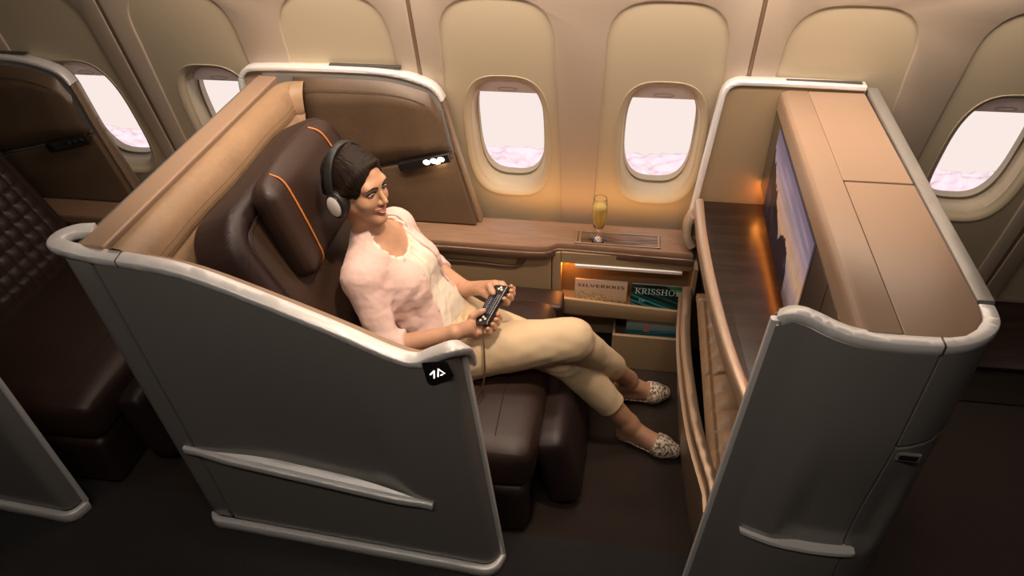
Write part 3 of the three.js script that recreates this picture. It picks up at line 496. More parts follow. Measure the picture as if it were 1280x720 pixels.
// ================================================================ SCREEN CONSOLE
const CT = 1.10;
const conPlan = [[0.334, -1.176], [0.358, -1.168], [0.388, -1.160], [0.425, -1.142], [0.470, -1.126], [0.52, -1.118], [0.575, -1.116], [0.64, -1.122], [0.69, -1.140], [0.728, -1.170], [0.750, -1.205], [0.756, -1.245], [0.757, -1.32]];
const conCurve = new THREE.CatmullRomCurve3(conPlan.map(([x, z]) => V(x, 0, z)), false, 'centripetal');
function conAt(s, y) {
  const p = conCurve.getPoint(s), k = (CT - y), lean = lerp(-0.062, -0.02, sstep(0, 0.5, s)) * k;       // leans inward towards its foot
  const scoop = 0.022 * sstep(0.30, 0.42, s) * (1 - sstep(0.62, 0.72, s)) * sstep(0.40, 0.43, y) * (1 - sstep(0.5, 0.86, y));
  return V(p.x + lean, y, p.z + 0.03 * k * 0 - scoop);
}
{
  const t = thing('screen_console', 'large dark grey console with tan top and built-in video screen, facing the seat', 'console', [0.5, 0, -1.7]);
  const topY = (s) => CT - 0.024 + 0.014 * (1 - sstep(0.08, 0.34, s)) - 0.020 * (1 - sstep(0, 0.10, s)), SV = 0.565;
  part(t, 'aisle_panel', slab((u, v) => { const s = lerp(0.0, SV - 0.003, u); return conAt(s, lerp(0.0, topY(s), v)); }, 40, 40, 0.018, 0.003), M.shell, { label: 'dark grey brushed metal panel' });
  part(t, 'door_panel', slab((u, v) => { const s = lerp(SV + 0.003, 1, u); return conAt(s, lerp(lerp(0.806, 0.830, u), topY(s), v)); }, 24, 12, 0.018, 0.003), M.shell);
  part(t, 'lower_panel', slab((u, v) => { const s = lerp(SV + 0.003, 1, u); return conAt(s, lerp(0.0, lerp(0.799, 0.823, u), v)); }, 24, 24, 0.018, 0.003), M.shell);
  part(t, 'panel_core', slab((u, v) => { const s = lerp(0.02, 0.97, u), p = conAt(s, lerp(0.0, topY(s) - 0.004, v)); return p.add(V(s > 0.8 ? -0.030 : -0.006, 0, -0.034)); }, 30, 6, 0.008, 0.001), M.shell);
  const lat = conAt(0.60, 0.765);
  const latch = part(t, 'latch', place(new RoundedBoxGeometry(0.052, 0.026, 0.008, 3, 0.006), V(lat.x + 0.012, 0.772, lat.z + 0.002)), M.shell);
  part(latch, 'latch_plate', place(new RoundedBoxGeometry(0.040, 0.016, 0.006, 3, 0.005), V(lat.x + 0.012, 0.772, lat.z + 0.0045)), M.blackGloss);
  // foothold ledge at the lower end of the scoop
  part(t, 'step_ledge', slab((u, v) => { const s = lerp(0.19, 0.60, u), p = conAt(s, 0.405), w = Math.sin(Math.PI * clamp(u, 0, 1)) ** 0.5; return V(p.x, 0.418 + 0.004 * w, p.z + 0.012 - v * (0.016 + 0.024 * w)); }, 24, 4, 0.012, 0.002), M.silver);
  // rails: aisle side, round the corner, then along the far edge
  const r1 = []; for (let i = 0; i <= 16; i++) { const s = 0.012 + i / 16 * 0.918; const p = conAt(s, CT), tg = conCurve.getTangent(s); r1.push(V(p.x + tg.z * 0.0145, topY(s) + 0.009, p.z - tg.x * 0.0145)); }
  
  part(t, 'aisle_rail', sweep(r1, roundRect(0.031, 0.024, 0.004), { n: 110 }), M.silver, { label: 'silver metal rail' });
  part(t, 'far_rail', sweep([V(0.744, CT - 0.012, -1.266), V(0.746, CT - 0.012, -1.6), V(0.748, CT - 0.008, -2.0), V(0.750, CT - 0.004, -2.300)], roundRect(0.034, 0.024, 0.004), { n: 30 }), M.greyRail);
  const js = conAt(SV, CT); part(t, 'rail_joint', sweep([V(js.x - 0.002, topY(SV) + 0.009, js.z - 0.0145), V(js.x + 0.002, topY(SV) + 0.009, js.z - 0.0145)], roundRect(0.0322, 0.0252, 0.004), { n: 2 }), M.darkBronze);
  part(t, 'edge_trim', sweep(Array.from({ length: 12 }, (_, i) => { const y = lerp(CT - 0.022, 0.0, i / 11), p = conAt(0, y); return V(p.x - 0.001, y, p.z - 0.010); }), roundRect(0.016, 0.02, 0.006), { n: 24, up: V(1, 0, 0) }), M.silver);
  // far side wall of the box
  part(t, 'far_wall', box(0.730, 0.752, 0.0, CT - 0.02, -2.30, -1.30, 0.004), M.shell);
  // tan top: front strip with a rounded edge, two lids
  part(t, 'top_strip', extrude([[0.476, 1.02], [0.476, 1.075], [0.480, 1.088], [0.489, 1.096], [0.502, 1.099], [0.556, 1.099], [0.556, 1.02]], 1.135, 0.002).translate(0, 0, -2.278), M.tanTrim);
  part(t, 'top_lid', box(0.5575, 0.726, 1.03, 1.0985, -2.278, -1.7295, 0.004), M.tanTrim);
  const lid = [[0.559, 1.7235], [0.726, 1.7235], [0.726, 1.26], [0.718, 1.21], [0.700, 1.175], [0.672, 1.152], [0.64, 1.143], [0.559, 1.140]];
  part(t, 'top_lid', extrude(lid.map(([x, z]) => [x, z]), 0.06, 0.003).rotateX(-Math.PI / 2).translate(0, 1.0375, 0), M.tanTrim);
  part(t, 'lid_gap', box(0.50, 0.722, 1.005, 1.045, -2.27, -1.25), M.tanTrim);
  // screen face
  const fx = 0.474;
  part(t, 'screen_panel', box(fx, fx + 0.008, 0.765, 1.035, -2.268, -1.522, 0.002), M.blackGloss, { label: 'black glass panel' });
  for (const [z0, z1] of [[-1.519, -1.372], [-1.369, -1.19]]) part(t, 'side_panel', box(fx, fx + 0.008, 0.765, 1.035, z0, z1, 0.002), M.brownGlass, { label: 'dark brown glossy panel' });
  const cv = document.createElement('canvas'); cv.width = 768; cv.height = 432; const c = cv.getContext('2d');
  let gr = c.createLinearGradient(0, 0, 0, 432); gr.addColorStop(0, '#776880'); gr.addColorStop(0.25, '#9a8595'); gr.addColorStop(0.45, '#cb9d82'); gr.addColorStop(0.60, '#dcaa80'); gr.addColorStop(0.75, '#a88882'); gr.addColorStop(1, '#5c4644'); c.fillStyle = gr; c.fillRect(0, 0, 768, 432);
  for (let i = 0; i < 60; i++) { c.fillStyle = `rgba(${200 + 40 * rnd() | 0},${180 + 30 * rnd() | 0},${200 + 20 * rnd() | 0},0.12)`; c.beginPath(); c.ellipse(rnd() * 768, 40 + rnd() * 180, 40 + rnd() * 90, 5 + rnd() * 12, 0, 0, 7); c.fill(); }
  c.fillStyle = '#cdb6b8'; for (let i = 0; i < 26; i++) { c.globalAlpha = 0.35; c.fillRect(420 + rnd() * 348, 230 + rnd() * 150, 30 + rnd() * 120, 2 + rnd() * 3); } c.globalAlpha = 1;
  c.fillStyle = '#1d171c'; c.beginPath(); c.moveTo(0, 432); c.lineTo(0, 90); for (let x = 0; x <= 330; x += 6) c.lineTo(x, 105 + 0.62 * x + 60 * noise.noise(x * 0.035, 3, 1) + 22 * noise.noise(x * 0.16, 3, 1)); c.lineTo(400, 432); c.fill();
  c.beginPath(); for (let x = 330; x <= 560; x += 8) { const k = (x - 445) / 115; const y = 420 - 170 * Math.sqrt(Math.max(0, 1 - k * k)) + 26 * noise.noise(x * 0.09, 7, 2) + 12 * noise.noise(x * 0.31, 4, 2); x === 330 ? c.moveTo(x, 432) : c.lineTo(x, y); } c.lineTo(560, 432); c.fill();
  for (let i = 0; i < 40; i++) { c.strokeStyle = ['rgba(190,170,196,0.35)', 'rgba(120,104,132,0.4)', 'rgba(226,196,180,0.3)'][i % 3]; c.lineWidth = 2 + 5 * rnd(); const x = 470 + 298 * rnd(), y = 110 + 220 * rnd(); c.beginPath(); c.moveTo(x, y); c.lineTo(x + 12 * rnd() - 6, y + 30 + 70 * rnd()); c.stroke(); }
  c.strokeStyle = '#4a3d48'; c.lineWidth = 3; for (let i = 0; i < 44; i++) { const x = rnd() * 300; c.beginPath(); c.moveTo(x, 250 + 0.3 * x); c.lineTo(x + 10 * rnd(), 300 + 130 * rnd()); c.stroke(); }
  const tex = new THREE.CanvasTexture(cv); tex.colorSpace = THREE.SRGBColorSpace;
  const scr = new THREE.PlaneGeometry(0.62, 0.285).rotateY(-Math.PI / 2).translate(fx - 0.0015, 0.886, -1.845);
  part(t, 'video_screen', scr, S({ color: 0x000000, roughness: 0.3, emissive: 0xffffff, emissiveMap: tex, emissiveIntensity: 0.55 }), { uv: true, label: 'video screen showing dark rocks before a dusk sky' });
  // wood shelf below the screen, curved bronze edge, foot well under it
  const shelfEdge = (z) => interp([[-2.30, 0.282], [-2.05, 0.283], [-1.80, 0.297], [-1.58, 0.318], [-1.44, 0.338], [-1.33, 0.358], [-1.2, 0.375]], z);
  const sh = []; for (let i = 0; i <= 30; i++) { const z = lerp(-2.27, -1.20, i / 30); sh.push([shelfEdge(z) + 0.012, z]); }
  const shelfPoly = [[0.50, -2.27]].concat(sh, [[0.50, -1.20]]).map(([x, z]) => [x, -z]);
  part(t, 'wood_shelf', extrude(shelfPoly.reverse(), 0.025, 0.003).rotateX(-Math.PI / 2).translate(0, 0.665, 0), M.wood, { label: 'dark wood shelf' });
  part(t, 'shelf_edge', sweep(Array.from({ length: 24 }, (_, i) => { const z = lerp(-2.265, -1.20, i / 23); return V(shelfEdge(z), 0.672, z); }), roundRect(0.030, 0.058, 0.012), { n: 70 }), M.champagne, { label: 'champagne metal curved shelf edge' });
  const otEdge = (z) => interp([[-2.25, 0.262], [-2.1, 0.252], [-1.88, 0.240], [-1.66, 0.246], [-1.47, 0.262], [-1.28, 0.296]], z);
  part(t, 'foot_well_edge', sweep(Array.from({ length: 24 }, (_, i) => { const z = lerp(-2.13, -1.22, i / 23); return V(otEdge(z) + 0.016, 0.392, z); }), roundRect(0.034, 0.05, 0.012), { n: 70 }), M.bronze);
  part(t, 'foot_well_front', slab((u, v) => { const z = lerp(-2.13, -1.22, u); return V(otEdge(z) + 0.010 + 0.05 * (1 - v), lerp(0.0, 0.372, v), z); }, 30, 6, 0.02, 0.002, true), M.bronze);
  part(t, 'foot_well_back', box(0.53, 0.55, 0.0, 0.66, -2.26, -1.20), M.consoleTan);
  part(t, 'foot_well_side', box(0.29, 0.53, 0.0, 0.64, -2.278, -2.262), M.consoleTan);
  part(t, 'foot_well_cheek', slab((u, v) => V(lerp(0.315, 0.50, u), lerp(0.30, 0.64, v), -1.235), 4, 4, 0.012, 0.002), M.consoleTan);
  const q = quilt(0.86, 0.22, 0.075, 0.026, 110, 40);
  part(t, 'foot_rest', place(q, V(0.412, 0.402, -1.70), [V(0, 0, 1), V(1, 0.12, 0).normalize(), V(-0.12, 1, 0).normalize()]), M.tanLeather, { label: 'tan quilted foot cushion' });
  // window-side wing with rail and a folded bronze latch
  const wp = [[0.262, 0.53], [0.274, 0.66], [0.286, 0.80], [0.299, 0.95], [0.307, 1.04], [0.312, 1.075], [0.324, 1.097], [0.348, 1.110], [0.40, 1.112], [0.55, 1.112], [0.73, 1.108]];
  part(t, 'wing', extrude(wp.concat([[0.75, 0.53]]), 0.03, 0.004).translate(0, 0, -2.312), M.consoleTan, { label: 'tan window-side wing panel' });
  part(t, 'wing_rail', sweep(wp.map(([x, y]) => V(x - 0.004, y + 0.004, -2.296)), roundRect(0.044, 0.018, 0.007), { n: 90, up: (s) => V(-1 + s * 0.6, 0.3 + s, 0) }), M.silver);
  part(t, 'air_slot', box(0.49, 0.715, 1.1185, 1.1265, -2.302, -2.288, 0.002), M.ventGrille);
  const lt = part(t, 'table_hinge', sweep([V(0.262, 0.655, -2.232), V(0.250, 0.62, -2.226), V(0.254, 0.575, -2.214), V(0.272, 0.545, -2.206)], roundRect(0.07, 0.03, 0.012), { n: 24, up: V(-1, 0, 0) }), M.champagne);
  part(lt, 'hinge_line', sweep([V(0.236, 0.605, -2.258), V(0.235, 0.604, -2.192)], roundRect(0.003, 0.003, 0.001), { n: 2, smooth: true }), M.darkBronze);
}
// amber strip in the corner between shelf and wing, set under the screen panel
{
  const t = thing('shelf_lamp', 'slim amber light strip at the back of the wood shelf', 'light', [0.45, 0.69, -2.2]);
  part(t, 'lamp_strip', box(0.496, 0.504, 0.746, 0.756, -2.262, -1.30), M.ledAmber);
  part(t, 'lamp_channel', box(0.504, 0.510, 0.690, 0.765, -2.262, -1.25), M.bronze);
  areaLight(0xff8a34, 22.0, 0.94, 0.009, [0.4952, 0.751, -1.78], [0.40, 0.69, -1.78]);
  const l = new THREE.PointLight(0xff9a40, 0.014, 0, 2); l.position.set(0.488, 0.748, -2.240); l.castShadow = true; l.shadow.radius = 0.5; scene.add(l);
  part(t, 'corner_bulb', new THREE.SphereGeometry(0.006, 12, 8).translate(0.488, 0.748, -2.240), M.ledAmber);
}
areaLight(0xc9b4c4, 0.4, 0.62, 0.285, [0.470, 0.886, -1.845], [-1, 0.886, -1.845]);

// ================================================================ SMALL THINGS
{ // champagne flute
  const t = thing('champagne_flute', 'champagne flute filled with golden wine standing on the ledge tray', 'glass', [-0.058, LY + 0.004, -2.222]);
  const B = [-0.058, LY + 0.0045, -2.222];
  const outer = [[0, 0], [0.033, 0.000], [0.0335, 0.002], [0.020, 0.005], [0.006, 0.010], [0.0040, 0.018], [0.0042, 0.032], [0.008, 0.042], [0.019, 0.054], [0.0255, 0.075], [0.0275, 0.100], [0.0265, 0.130], [0.0235, 0.168], [0.0230, 0.171], [0.0222, 0.170], [0.0250, 0.130], [0.0260, 0.100], [0.0240, 0.077], [0.0175, 0.057], [0.006, 0.046], [0, 0.045]];
  part(t, 'goblet', new THREE.LatheGeometry(outer.map(([r, y]) => new THREE.Vector2(r, y)), 40).translate(...B), PH({ color: 0xffffff, roughness: 0.01, transmission: 1, thickness: 0.003, ior: 1.45 }));
  const wine = [[0, 0.046], [0.006, 0.0466], [0.0173, 0.0576], [0.0238, 0.0772], [0.0258, 0.100], [0.0249, 0.128], [0.0245, 0.138], [0, 0.138]];
  part(t, 'champagne', new THREE.LatheGeometry(wine.map(([r, y]) => new THREE.Vector2(r, y)), 40).translate(...B), PH({ color: lin(0.98, 0.74, 0.22), roughness: 0.03, transmission: 0.45, thickness: 0.05, ior: 1.33, attenuationColor: lin(0.98, 0.78, 0.25), attenuationDistance: 0.2 }), { label: 'golden champagne' });
}
function magazine(label, at, w, h, tilt, draw) {
  const t = thing('magazine', label, 'magazine', at, undefined);
  const cv = document.createElement('canvas'); cv.width = 512; cv.height = Math.round(512 * h / w); draw(cv.getContext('2d'), cv.width, cv.height);
  const tex = new THREE.CanvasTexture(cv); tex.colorSpace = THREE.SRGBColorSpace;
  const R = new THREE.Matrix4().makeRotationX(-tilt).setPosition(...at);
  part(t, 'pages', box(-w / 2 + 0.002, w / 2 - 0.001, 0.001, h - 0.002, -0.008, -0.0006).applyMatrix4(R), S({ color: lin(0.6, 0.56, 0.5), roughness: 0.8 }));
  part(t, 'cover', new THREE.PlaneGeometry(w, h).translate(0, h / 2, 0).applyMatrix4(R), S({ map: tex, roughness: 0.35 }), { uv: true });
  part(t, 'back_cover', box(-w / 2, w / 2, 0, h, -0.0092, -0.008).applyMatrix4(R), S({ color: lin(0.3, 0.3, 0.3), roughness: 0.4 }));
}
magazine('magazine with a pale beige landscape cover and dark title in the upper pocket', [-0.036, 0.258, -2.180], 0.195, 0.108, 0.16, (c, w, h) => {
  const g = c.createLinearGradient(0, 0, 0, h); g.addColorStop(0, '#cbb5a2'); g.addColorStop(0.35, '#c3ab95'); g.addColorStop(1, '#77613f'); c.fillStyle = g; c.fillRect(0, 0, w, h);
  for (let i = 0; i < 900; i++) { const x = rnd() * w * 0.75, y = h * (0.38 + 0.62 * rnd()); if (y < h * (0.42 + 0.22 * (x / w))) continue; c.fillStyle = ['#b49b62', '#8a7440', '#d6c69a', '#5c4a2a'][rnd() * 4 | 0]; c.globalAlpha = 0.6; c.fillRect(x, y, 6 + rnd() * 12, 3 + rnd() * 6); }
  c.globalAlpha = 1; c.fillStyle = '#3a2c22'; for (let i = 0; i < 200; i++) { const x = w * (0.55 + 0.45 * rnd()), y = h * (0.75 + 0.25 * rnd()); c.fillRect(x, y, 8, 5); }
  c.fillStyle = '#4a3830'; c.font = 'bold 74px sans-serif'; c.textBaseline = 'top'; c.textAlign = 'center'; c.save(); c.translate(w / 2, h * 0.14); c.scale(0.97 * 480 / c.measureText('SILVERKRIS').width, 0.62); c.fillText('SILVERKRIS', 0, 0); c.restore();
});
magazine('magazine with a dark green and teal cover and pale title in the upper pocket', [0.172, 0.258, -2.180], 0.190, 0.104, 0.16, (c, w, h) => {
  c.fillStyle = '#0d1a1c'; c.fillRect(0, 0, w, h);
  for (let i = 0; i < 26; i++) { c.strokeStyle = ['#0f5a5c', '#1c7d80', '#0c3b42', '#3d8f92', '#24564a'][i % 5]; c.lineWidth = 4 + rnd() * 14; c.globalAlpha = 0.7; c.beginPath(); const y = rnd() * h; c.moveTo(-20, y - 40); c.bezierCurveTo(w * 0.35, y + 20 + 60 * rnd(), w * 0.6, y + 130 * rnd(), w + 20, y + 160); c.stroke(); }
  c.globalAlpha = 1; c.fillStyle = '#2b7a4c'; c.beginPath(); c.moveTo(w * 0.66, 0); c.lineTo(w, 0); c.lineTo(w, h * 0.42); c.lineTo(w * 0.82, h * 0.2); c.fill(); c.fillStyle = '#b8d0c6'; c.beginPath(); c.moveTo(w * 0.84, h * 0.22); c.lineTo(w, h * 0.2); c.lineTo(w, h * 0.6); c.fill();
  c.fillStyle = '#b9d4d2'; c.font = '92px serif'; c.textBaseline = 'top'; c.fillText('KRISSHOP', 34, h * 0.08, w * 0.92); c.font = '50px serif'; c.fillStyle = '#8fb5b0'; c.fillText('De', 80, h * 0.55);
});
magazine('magazine with pale sky and blue-green wave cover in the lower pocket', [0.166, 0.015, -2.150], 0.19, 0.205, 0.10, (c, w, h) => {
  const g = c.createLinearGradient(0, 0, 0, h); g.addColorStop(0, '#9fb2b0'); g.addColorStop(0.25, '#7f9a9c'); g.addColorStop(0.3, '#2a6f78'); g.addColorStop(1, '#0f2c44'); c.fillStyle = g; c.fillRect(0, 0, w, h);
  for (let i = 0; i < 20; i++) { c.strokeStyle = ['#3b95a0', '#174c64', '#8fc0c4'][i % 3]; c.globalAlpha = 0.5; c.lineWidth = 3 + rnd() * 9; const y = h * (0.3 + 0.7 * rnd()); c.beginPath(); c.moveTo(0, y); c.bezierCurveTo(w * 0.3, y + 20, w * 0.6, y - 30, w, y - 50 * rnd()); c.stroke(); } c.globalAlpha = 1; c.fillStyle = '#c08a8a'; c.fillRect(w * 0.34, h * 0.10, w * 0.12, h * 0.2);
});

// ================================================================ THE PASSENGER
// signed distance fields meshed by surface nets
function surfaceNets(field, lo, hi, cell) {
  const nx = Math.ceil((hi[0] - lo[0]) / cell) + 1, ny = Math.ceil((hi[1] - lo[1]) / cell) + 1, nz = Math.ceil((hi[2] - lo[2]) / cell) + 1, D = new Float32Array(nx * ny * nz), at = (i, j, k) => (k * ny + j) * nx + i;
  // coarse pass skips far blocks
  const B = 4, far = cell * B * 1.8;
  for (let k = 0; k < nz; k += B) for (let j = 0; j < ny; j += B) for (let i = 0; i < nx; i += B) {
    const c = field(lo[0] + (i + B / 2 - 0.5) * cell, lo[1] + (j + B / 2 - 0.5) * cell, lo[2] + (k + B / 2 - 0.5) * cell);
    const skip = Math.abs(c) > far;
    for (let c2 = k; c2 < Math.min(k + B, nz); c2++) for (let b = j; b < Math.min(j + B, ny); b++) for (let a = i; a < Math.min(i + B, nx); a++) D[at(a, b, c2)] = skip ? c : field(lo[0] + a * cell, lo[1] + b * cell, lo[2] + c2 * cell);
  }
  const vid = new Int32Array(nx * ny * nz).fill(-1), pos = [], idx = [];
  for (let k = 0; k < nz - 1; k++) for (let j = 0; j < ny - 1; j++) for (let i = 0; i < nx - 1; i++) {
    let x = 0, y = 0, z = 0, n = 0;
    const e = (a0, b0, c0, a1, b1, c1) => { const d0 = D[at(i + a0, j + b0, k + c0)], d1 = D[at(i + a1, j + b1, k + c1)]; if ((d0 < 0) === (d1 < 0)) return; const t = d0 / (d0 - d1); x += a0 + (a1 - a0) * t; y += b0 + (b1 - b0) * t; z += c0 + (c1 - c0) * t; n++; };
    e(0, 0, 0, 1, 0, 0); e(0, 1, 0, 1, 1, 0); e(0, 0, 1, 1, 0, 1); e(0, 1, 1, 1, 1, 1); e(0, 0, 0, 0, 1, 0); e(1, 0, 0, 1, 1, 0); e(0, 0, 1, 0, 1, 1); e(1, 0, 1, 1, 1, 1); e(0, 0, 0, 0, 0, 1); e(1, 0, 0, 1, 0, 1); e(0, 1, 0, 0, 1, 1); e(1, 1, 0, 1, 1, 1);
    if (n) { vid[at(i, j, k)] = pos.length / 3; pos.push(lo[0] + (i + x / n) * cell, lo[1] + (j + y / n) * cell, lo[2] + (k + z / n) * cell); }
  }
  const quad = (a, b, c, d, f) => { if (a < 0 || b < 0 || c < 0 || d < 0) return; f ? idx.push(a, b, c, a, c, d) : idx.push(a, c, b, a, d, c); };
  for (let k = 0; k < nz - 1; k++) for (let j = 0; j < ny - 1; j++) for (let i = 0; i < nx - 1; i++) {
    const s = D[at(i, j, k)] < 0;
    if (j && k && s !== D[at(i + 1, j, k)] < 0) quad(vid[at(i, j - 1, k - 1)], vid[at(i, j, k - 1)], vid[at(i, j, k)], vid[at(i, j - 1, k)], s);
    if (i && k && s !== D[at(i, j + 1, k)] < 0) quad(vid[at(i - 1, j, k - 1)], vid[at(i - 1, j, k)], vid[at(i, j, k)], vid[at(i, j, k - 1)], s);
    if (i && j && s !== D[at(i, j, k + 1)] < 0) quad(vid[at(i - 1, j - 1, k)], vid[at(i, j - 1, k)], vid[at(i, j, k)], vid[at(i - 1, j, k)], s);
  }
  const nrm = new Float32Array(pos.length), h = cell * 0.6;
  for (let i = 0; i < pos.length; i += 3) {
    const [x, y, z] = [pos[i], pos[i + 1], pos[i + 2]];
    let a = field(x + h, y, z) - field(x - h, y, z), b = field(x, y + h, z) - field(x, y - h, z), c = field(x, y, z + h) - field(x, y, z - h); const l = Math.hypot(a, b, c) || 1;
    nrm[i] = a / l; nrm[i + 1] = b / l; nrm[i + 2] = c / l;
  }
  const g = new THREE.BufferGeometry(); g.setAttribute('position', new THREE.Float32BufferAttribute(pos, 3)); g.setAttribute('normal', new THREE.BufferAttribute(nrm, 3)); g.setIndex(idx); return g;
}
const cap = (a, b, ra, rb = ra) => { const d = b.clone().sub(a); return [a.x, a.y, a.z, d.x, d.y, d.z, 1 / Math.max(1e-9, d.lengthSq()), ra, rb - ra]; };
const capD = (c, x, y, z) => { x -= c[0]; y -= c[1]; z -= c[2]; let t = (x * c[3] + y * c[4] + z * c[5]) * c[6]; t = t < 0 ? 0 : t > 1 ? 1 : t; x -= c[3] * t; y -= c[4] * t; z -= c[5] * t; return Math.sqrt(x * x + y * y + z * z) - c[7] - c[8] * t; };
const smin = (a, b, k) => { const h = Math.max(k - Math.abs(a - b), 0) / k; return Math.min(a, b) - h * h * k * 0.25; };
const smax = (a, b, k) => -smin(-a, -b, k);
const union = (list, k) => (x, y, z) => { let d = 1e3; for (const c of list) d = smin(d, capD(c, x, y, z), k); return d; };
const ell = (x, y, z, cx, cy, cz, a, b, c) => { x -= cx; y -= cy; z -= cz; const k0 = Math.hypot(x / a, y / b, z / c), k1 = Math.hypot(x / (a * a), y / (b * b), z / (c * c)); return k1 < 1e-9 ? -Math.min(a, b, c) : k0 * (k0 - 1) / k1; };

// ---- joints
const J = {
  hip: V(-0.535, 0.465, -1.712), waist: V(-0.585, 0.590, -1.712), chest: V(-0.640, 0.700, -1.712), upper: V(-0.686, 0.792, -1.712), neck: V(-0.702, 0.855, -1.706), skull: V(-0.735, 0.975, -1.697),
  shR: V(-0.700, 0.788, -1.574), elR: V(-0.625, 0.605, -1.490), wrR: V(-0.432, 0.648, -1.532),
  shL: V(-0.680, 0.785, -1.848), elL: V(-0.600, 0.580, -1.925), wrL: V(-0.455, 0.590, -1.808),
  hipR: V(-0.50, 0.462, -1.632), knR: V(-0.108, 0.525, -1.682), anR: V(0.088, 0.130, -1.930), ballR: V(0.185, 0.042, -1.958), toeR: V(0.222, 0.036, -1.970), heelR: V(0.055, 0.045, -1.945),
  hipL: V(-0.50, 0.452, -1.800), knL: V(-0.135, 0.415, -1.722), anL: V(0.098, 0.105, -1.742), ballL: V(0.215, 0.038, -1.712), toeL: V(0.254, 0.034, -1.702), heelL: V(0.088, 0.045, -1.752),
};
const UT = J.neck.clone().sub(J.hip).normalize(), RT = J.shR.clone().sub(J.shL).normalize(), FT = UT.clone().cross(RT).normalize().multiplyScalar(1);
if (FT.x < 0) FT.negate();
const off = (p, r, f = 0, u = 0) => p.clone().addScaledVector(RT, r).addScaledVector(FT, f).addScaledVector(UT, u);
const torsoCaps = [];
for (const s of [-1, 1]) torsoCaps.push(cap(off(J.hip, 0.075 * s), off(J.waist, 0.045 * s), 0.092, 0.070), cap(off(J.waist, 0.045 * s), off(J.chest, 0.050 * s), 0.070, 0.076), cap(off(J.chest, 0.050 * s), off(J.upper, 0.070 * s), 0.076, 0.055), cap(off(J.upper, 0.02 * s), s > 0 ? J.shR : J.shL, 0.050, 0.040), cap(off(J.chest, 0.058 * s, 0.044, 0.006), off(J.chest, 0.056 * s, 0.050, 0.000), 0.046));
torsoCaps.push(cap(J.upper, J.neck, 0.060, 0.044));
const armCaps = (s, e, w, k = 1) => [cap(s, e, 0.039 * k, 0.032 * k), cap(e, w, 0.033 * k, 0.0215 * k)];
const torsoF = union(torsoCaps, 0.045);
const armRC = armCaps(J.shR, J.elR, J.wrR), armLC = armCaps(J.shL, J.elL, J.wrL), armR = union(armRC, 0.02), armL = union(armLC, 0.02);
// ---- legs and feet
const legR = [cap(J.hipR, J.knR, 0.083, 0.056), cap(J.knR, J.anR, 0.052, 0.031)], legL = [cap(J.hipL, J.knL, 0.083, 0.056), cap(J.knL, J.anL, 0.052, 0.031)];
const footCaps = (an, heel, ball, toe, g = 0) => [cap(an, heel.clone().lerp(an, 0.25), 0.030 + g, 0.029 + g), cap(heel, ball, 0.027 + g, 0.030 + g), cap(an.clone().lerp(heel, 0.2), ball, 0.029 + g, 0.026 + g), cap(ball, toe, 0.031 + g, 0.022 + g)];
const footR = union(footCaps(J.anR, J.heelR, J.ballR, J.toeR), 0.02), footL = union(footCaps(J.anL, J.heelL, J.ballL, J.toeL), 0.02), legRF = union(legR, 0.02), legLF = union(legL, 0.02);
// ---- hands round the remote
const RA = V(0.045, 0.048, -0.135).normalize(), RC = V(-0.346, 0.650, -1.664), RN = (() => { const n = V(-0.42, 0.86, 0.30); return n.addScaledVector(RA, -n.dot(RA)).normalize(); })(), RW = RA.clone().cross(RN).normalize();
if (RW.x < 0) RW.negate();
const dev = (u, v, n) => RC.clone().addScaledVector(RA, u).addScaledVector(RW, v).addScaledVector(RN, n);
function handCaps(sign, wrist) {       // sign -1: near end of the remote, +1: far end
  const s = sign, o = [], u0 = s * 0.066;
  const palm = dev(s * 0.078, -0.040, -0.014), knA = dev(s * 0.042, -0.036, -0.016), knB = dev(s * 0.092, -0.026, -0.022);
  o.push(cap(wrist, palm, 0.024, 0.022), cap(wrist.clone().lerp(palm, 0.45), knA, 0.019, 0.014), cap(wrist.clone().lerp(palm, 0.5), knB, 0.019, 0.013), cap(knA, knB, 0.014, 0.013));
  const F = [[0.030, 0.074, 0.0088], [0.049, 0.080, 0.0090], [0.067, 0.076, 0.0086], [0.084, 0.062, 0.0078]];
  F.forEach(([u, len, r], i) => {
    const b = knA.clone().lerp(knB, i / 3), m = dev(s * u, -0.006, -0.024), e = dev(s * (u - 0.002), -0.010 + len * 0.55, -0.020), t = dev(s * (u - 0.004), -0.010 + len * 0.60, i === 0 && s > 0 ? 0.004 : -0.004);
    o.push(cap(b, m, r + 0.0018, r + 0.0006), cap(m, e, r + 0.0004, r - 0.0004), cap(e, t, r - 0.0006, r - 0.0018));
  });
  const tb = dev(s * 0.072, -0.046, -0.004), tm = dev(s * 0.058, -0.032, 0.017), tt = dev(s * 0.038, -0.010, 0.0175), te = dev(s * 0.032, -0.004, 0.0165);
  o.push(cap(wrist.clone().lerp(palm, 0.6), tb, 0.017, 0.0135), cap(tb, tm, 0.0132, 0.0105), cap(tm, tt, 0.0102, 0.0088), cap(tt, te, 0.0088, 0.0072));
  return o;
}
const handRC = handCaps(-1, J.wrR), handLC = handCaps(1, J.wrL), handRF = union(handRC, 0.007), handLF = union(handLC, 0.007);
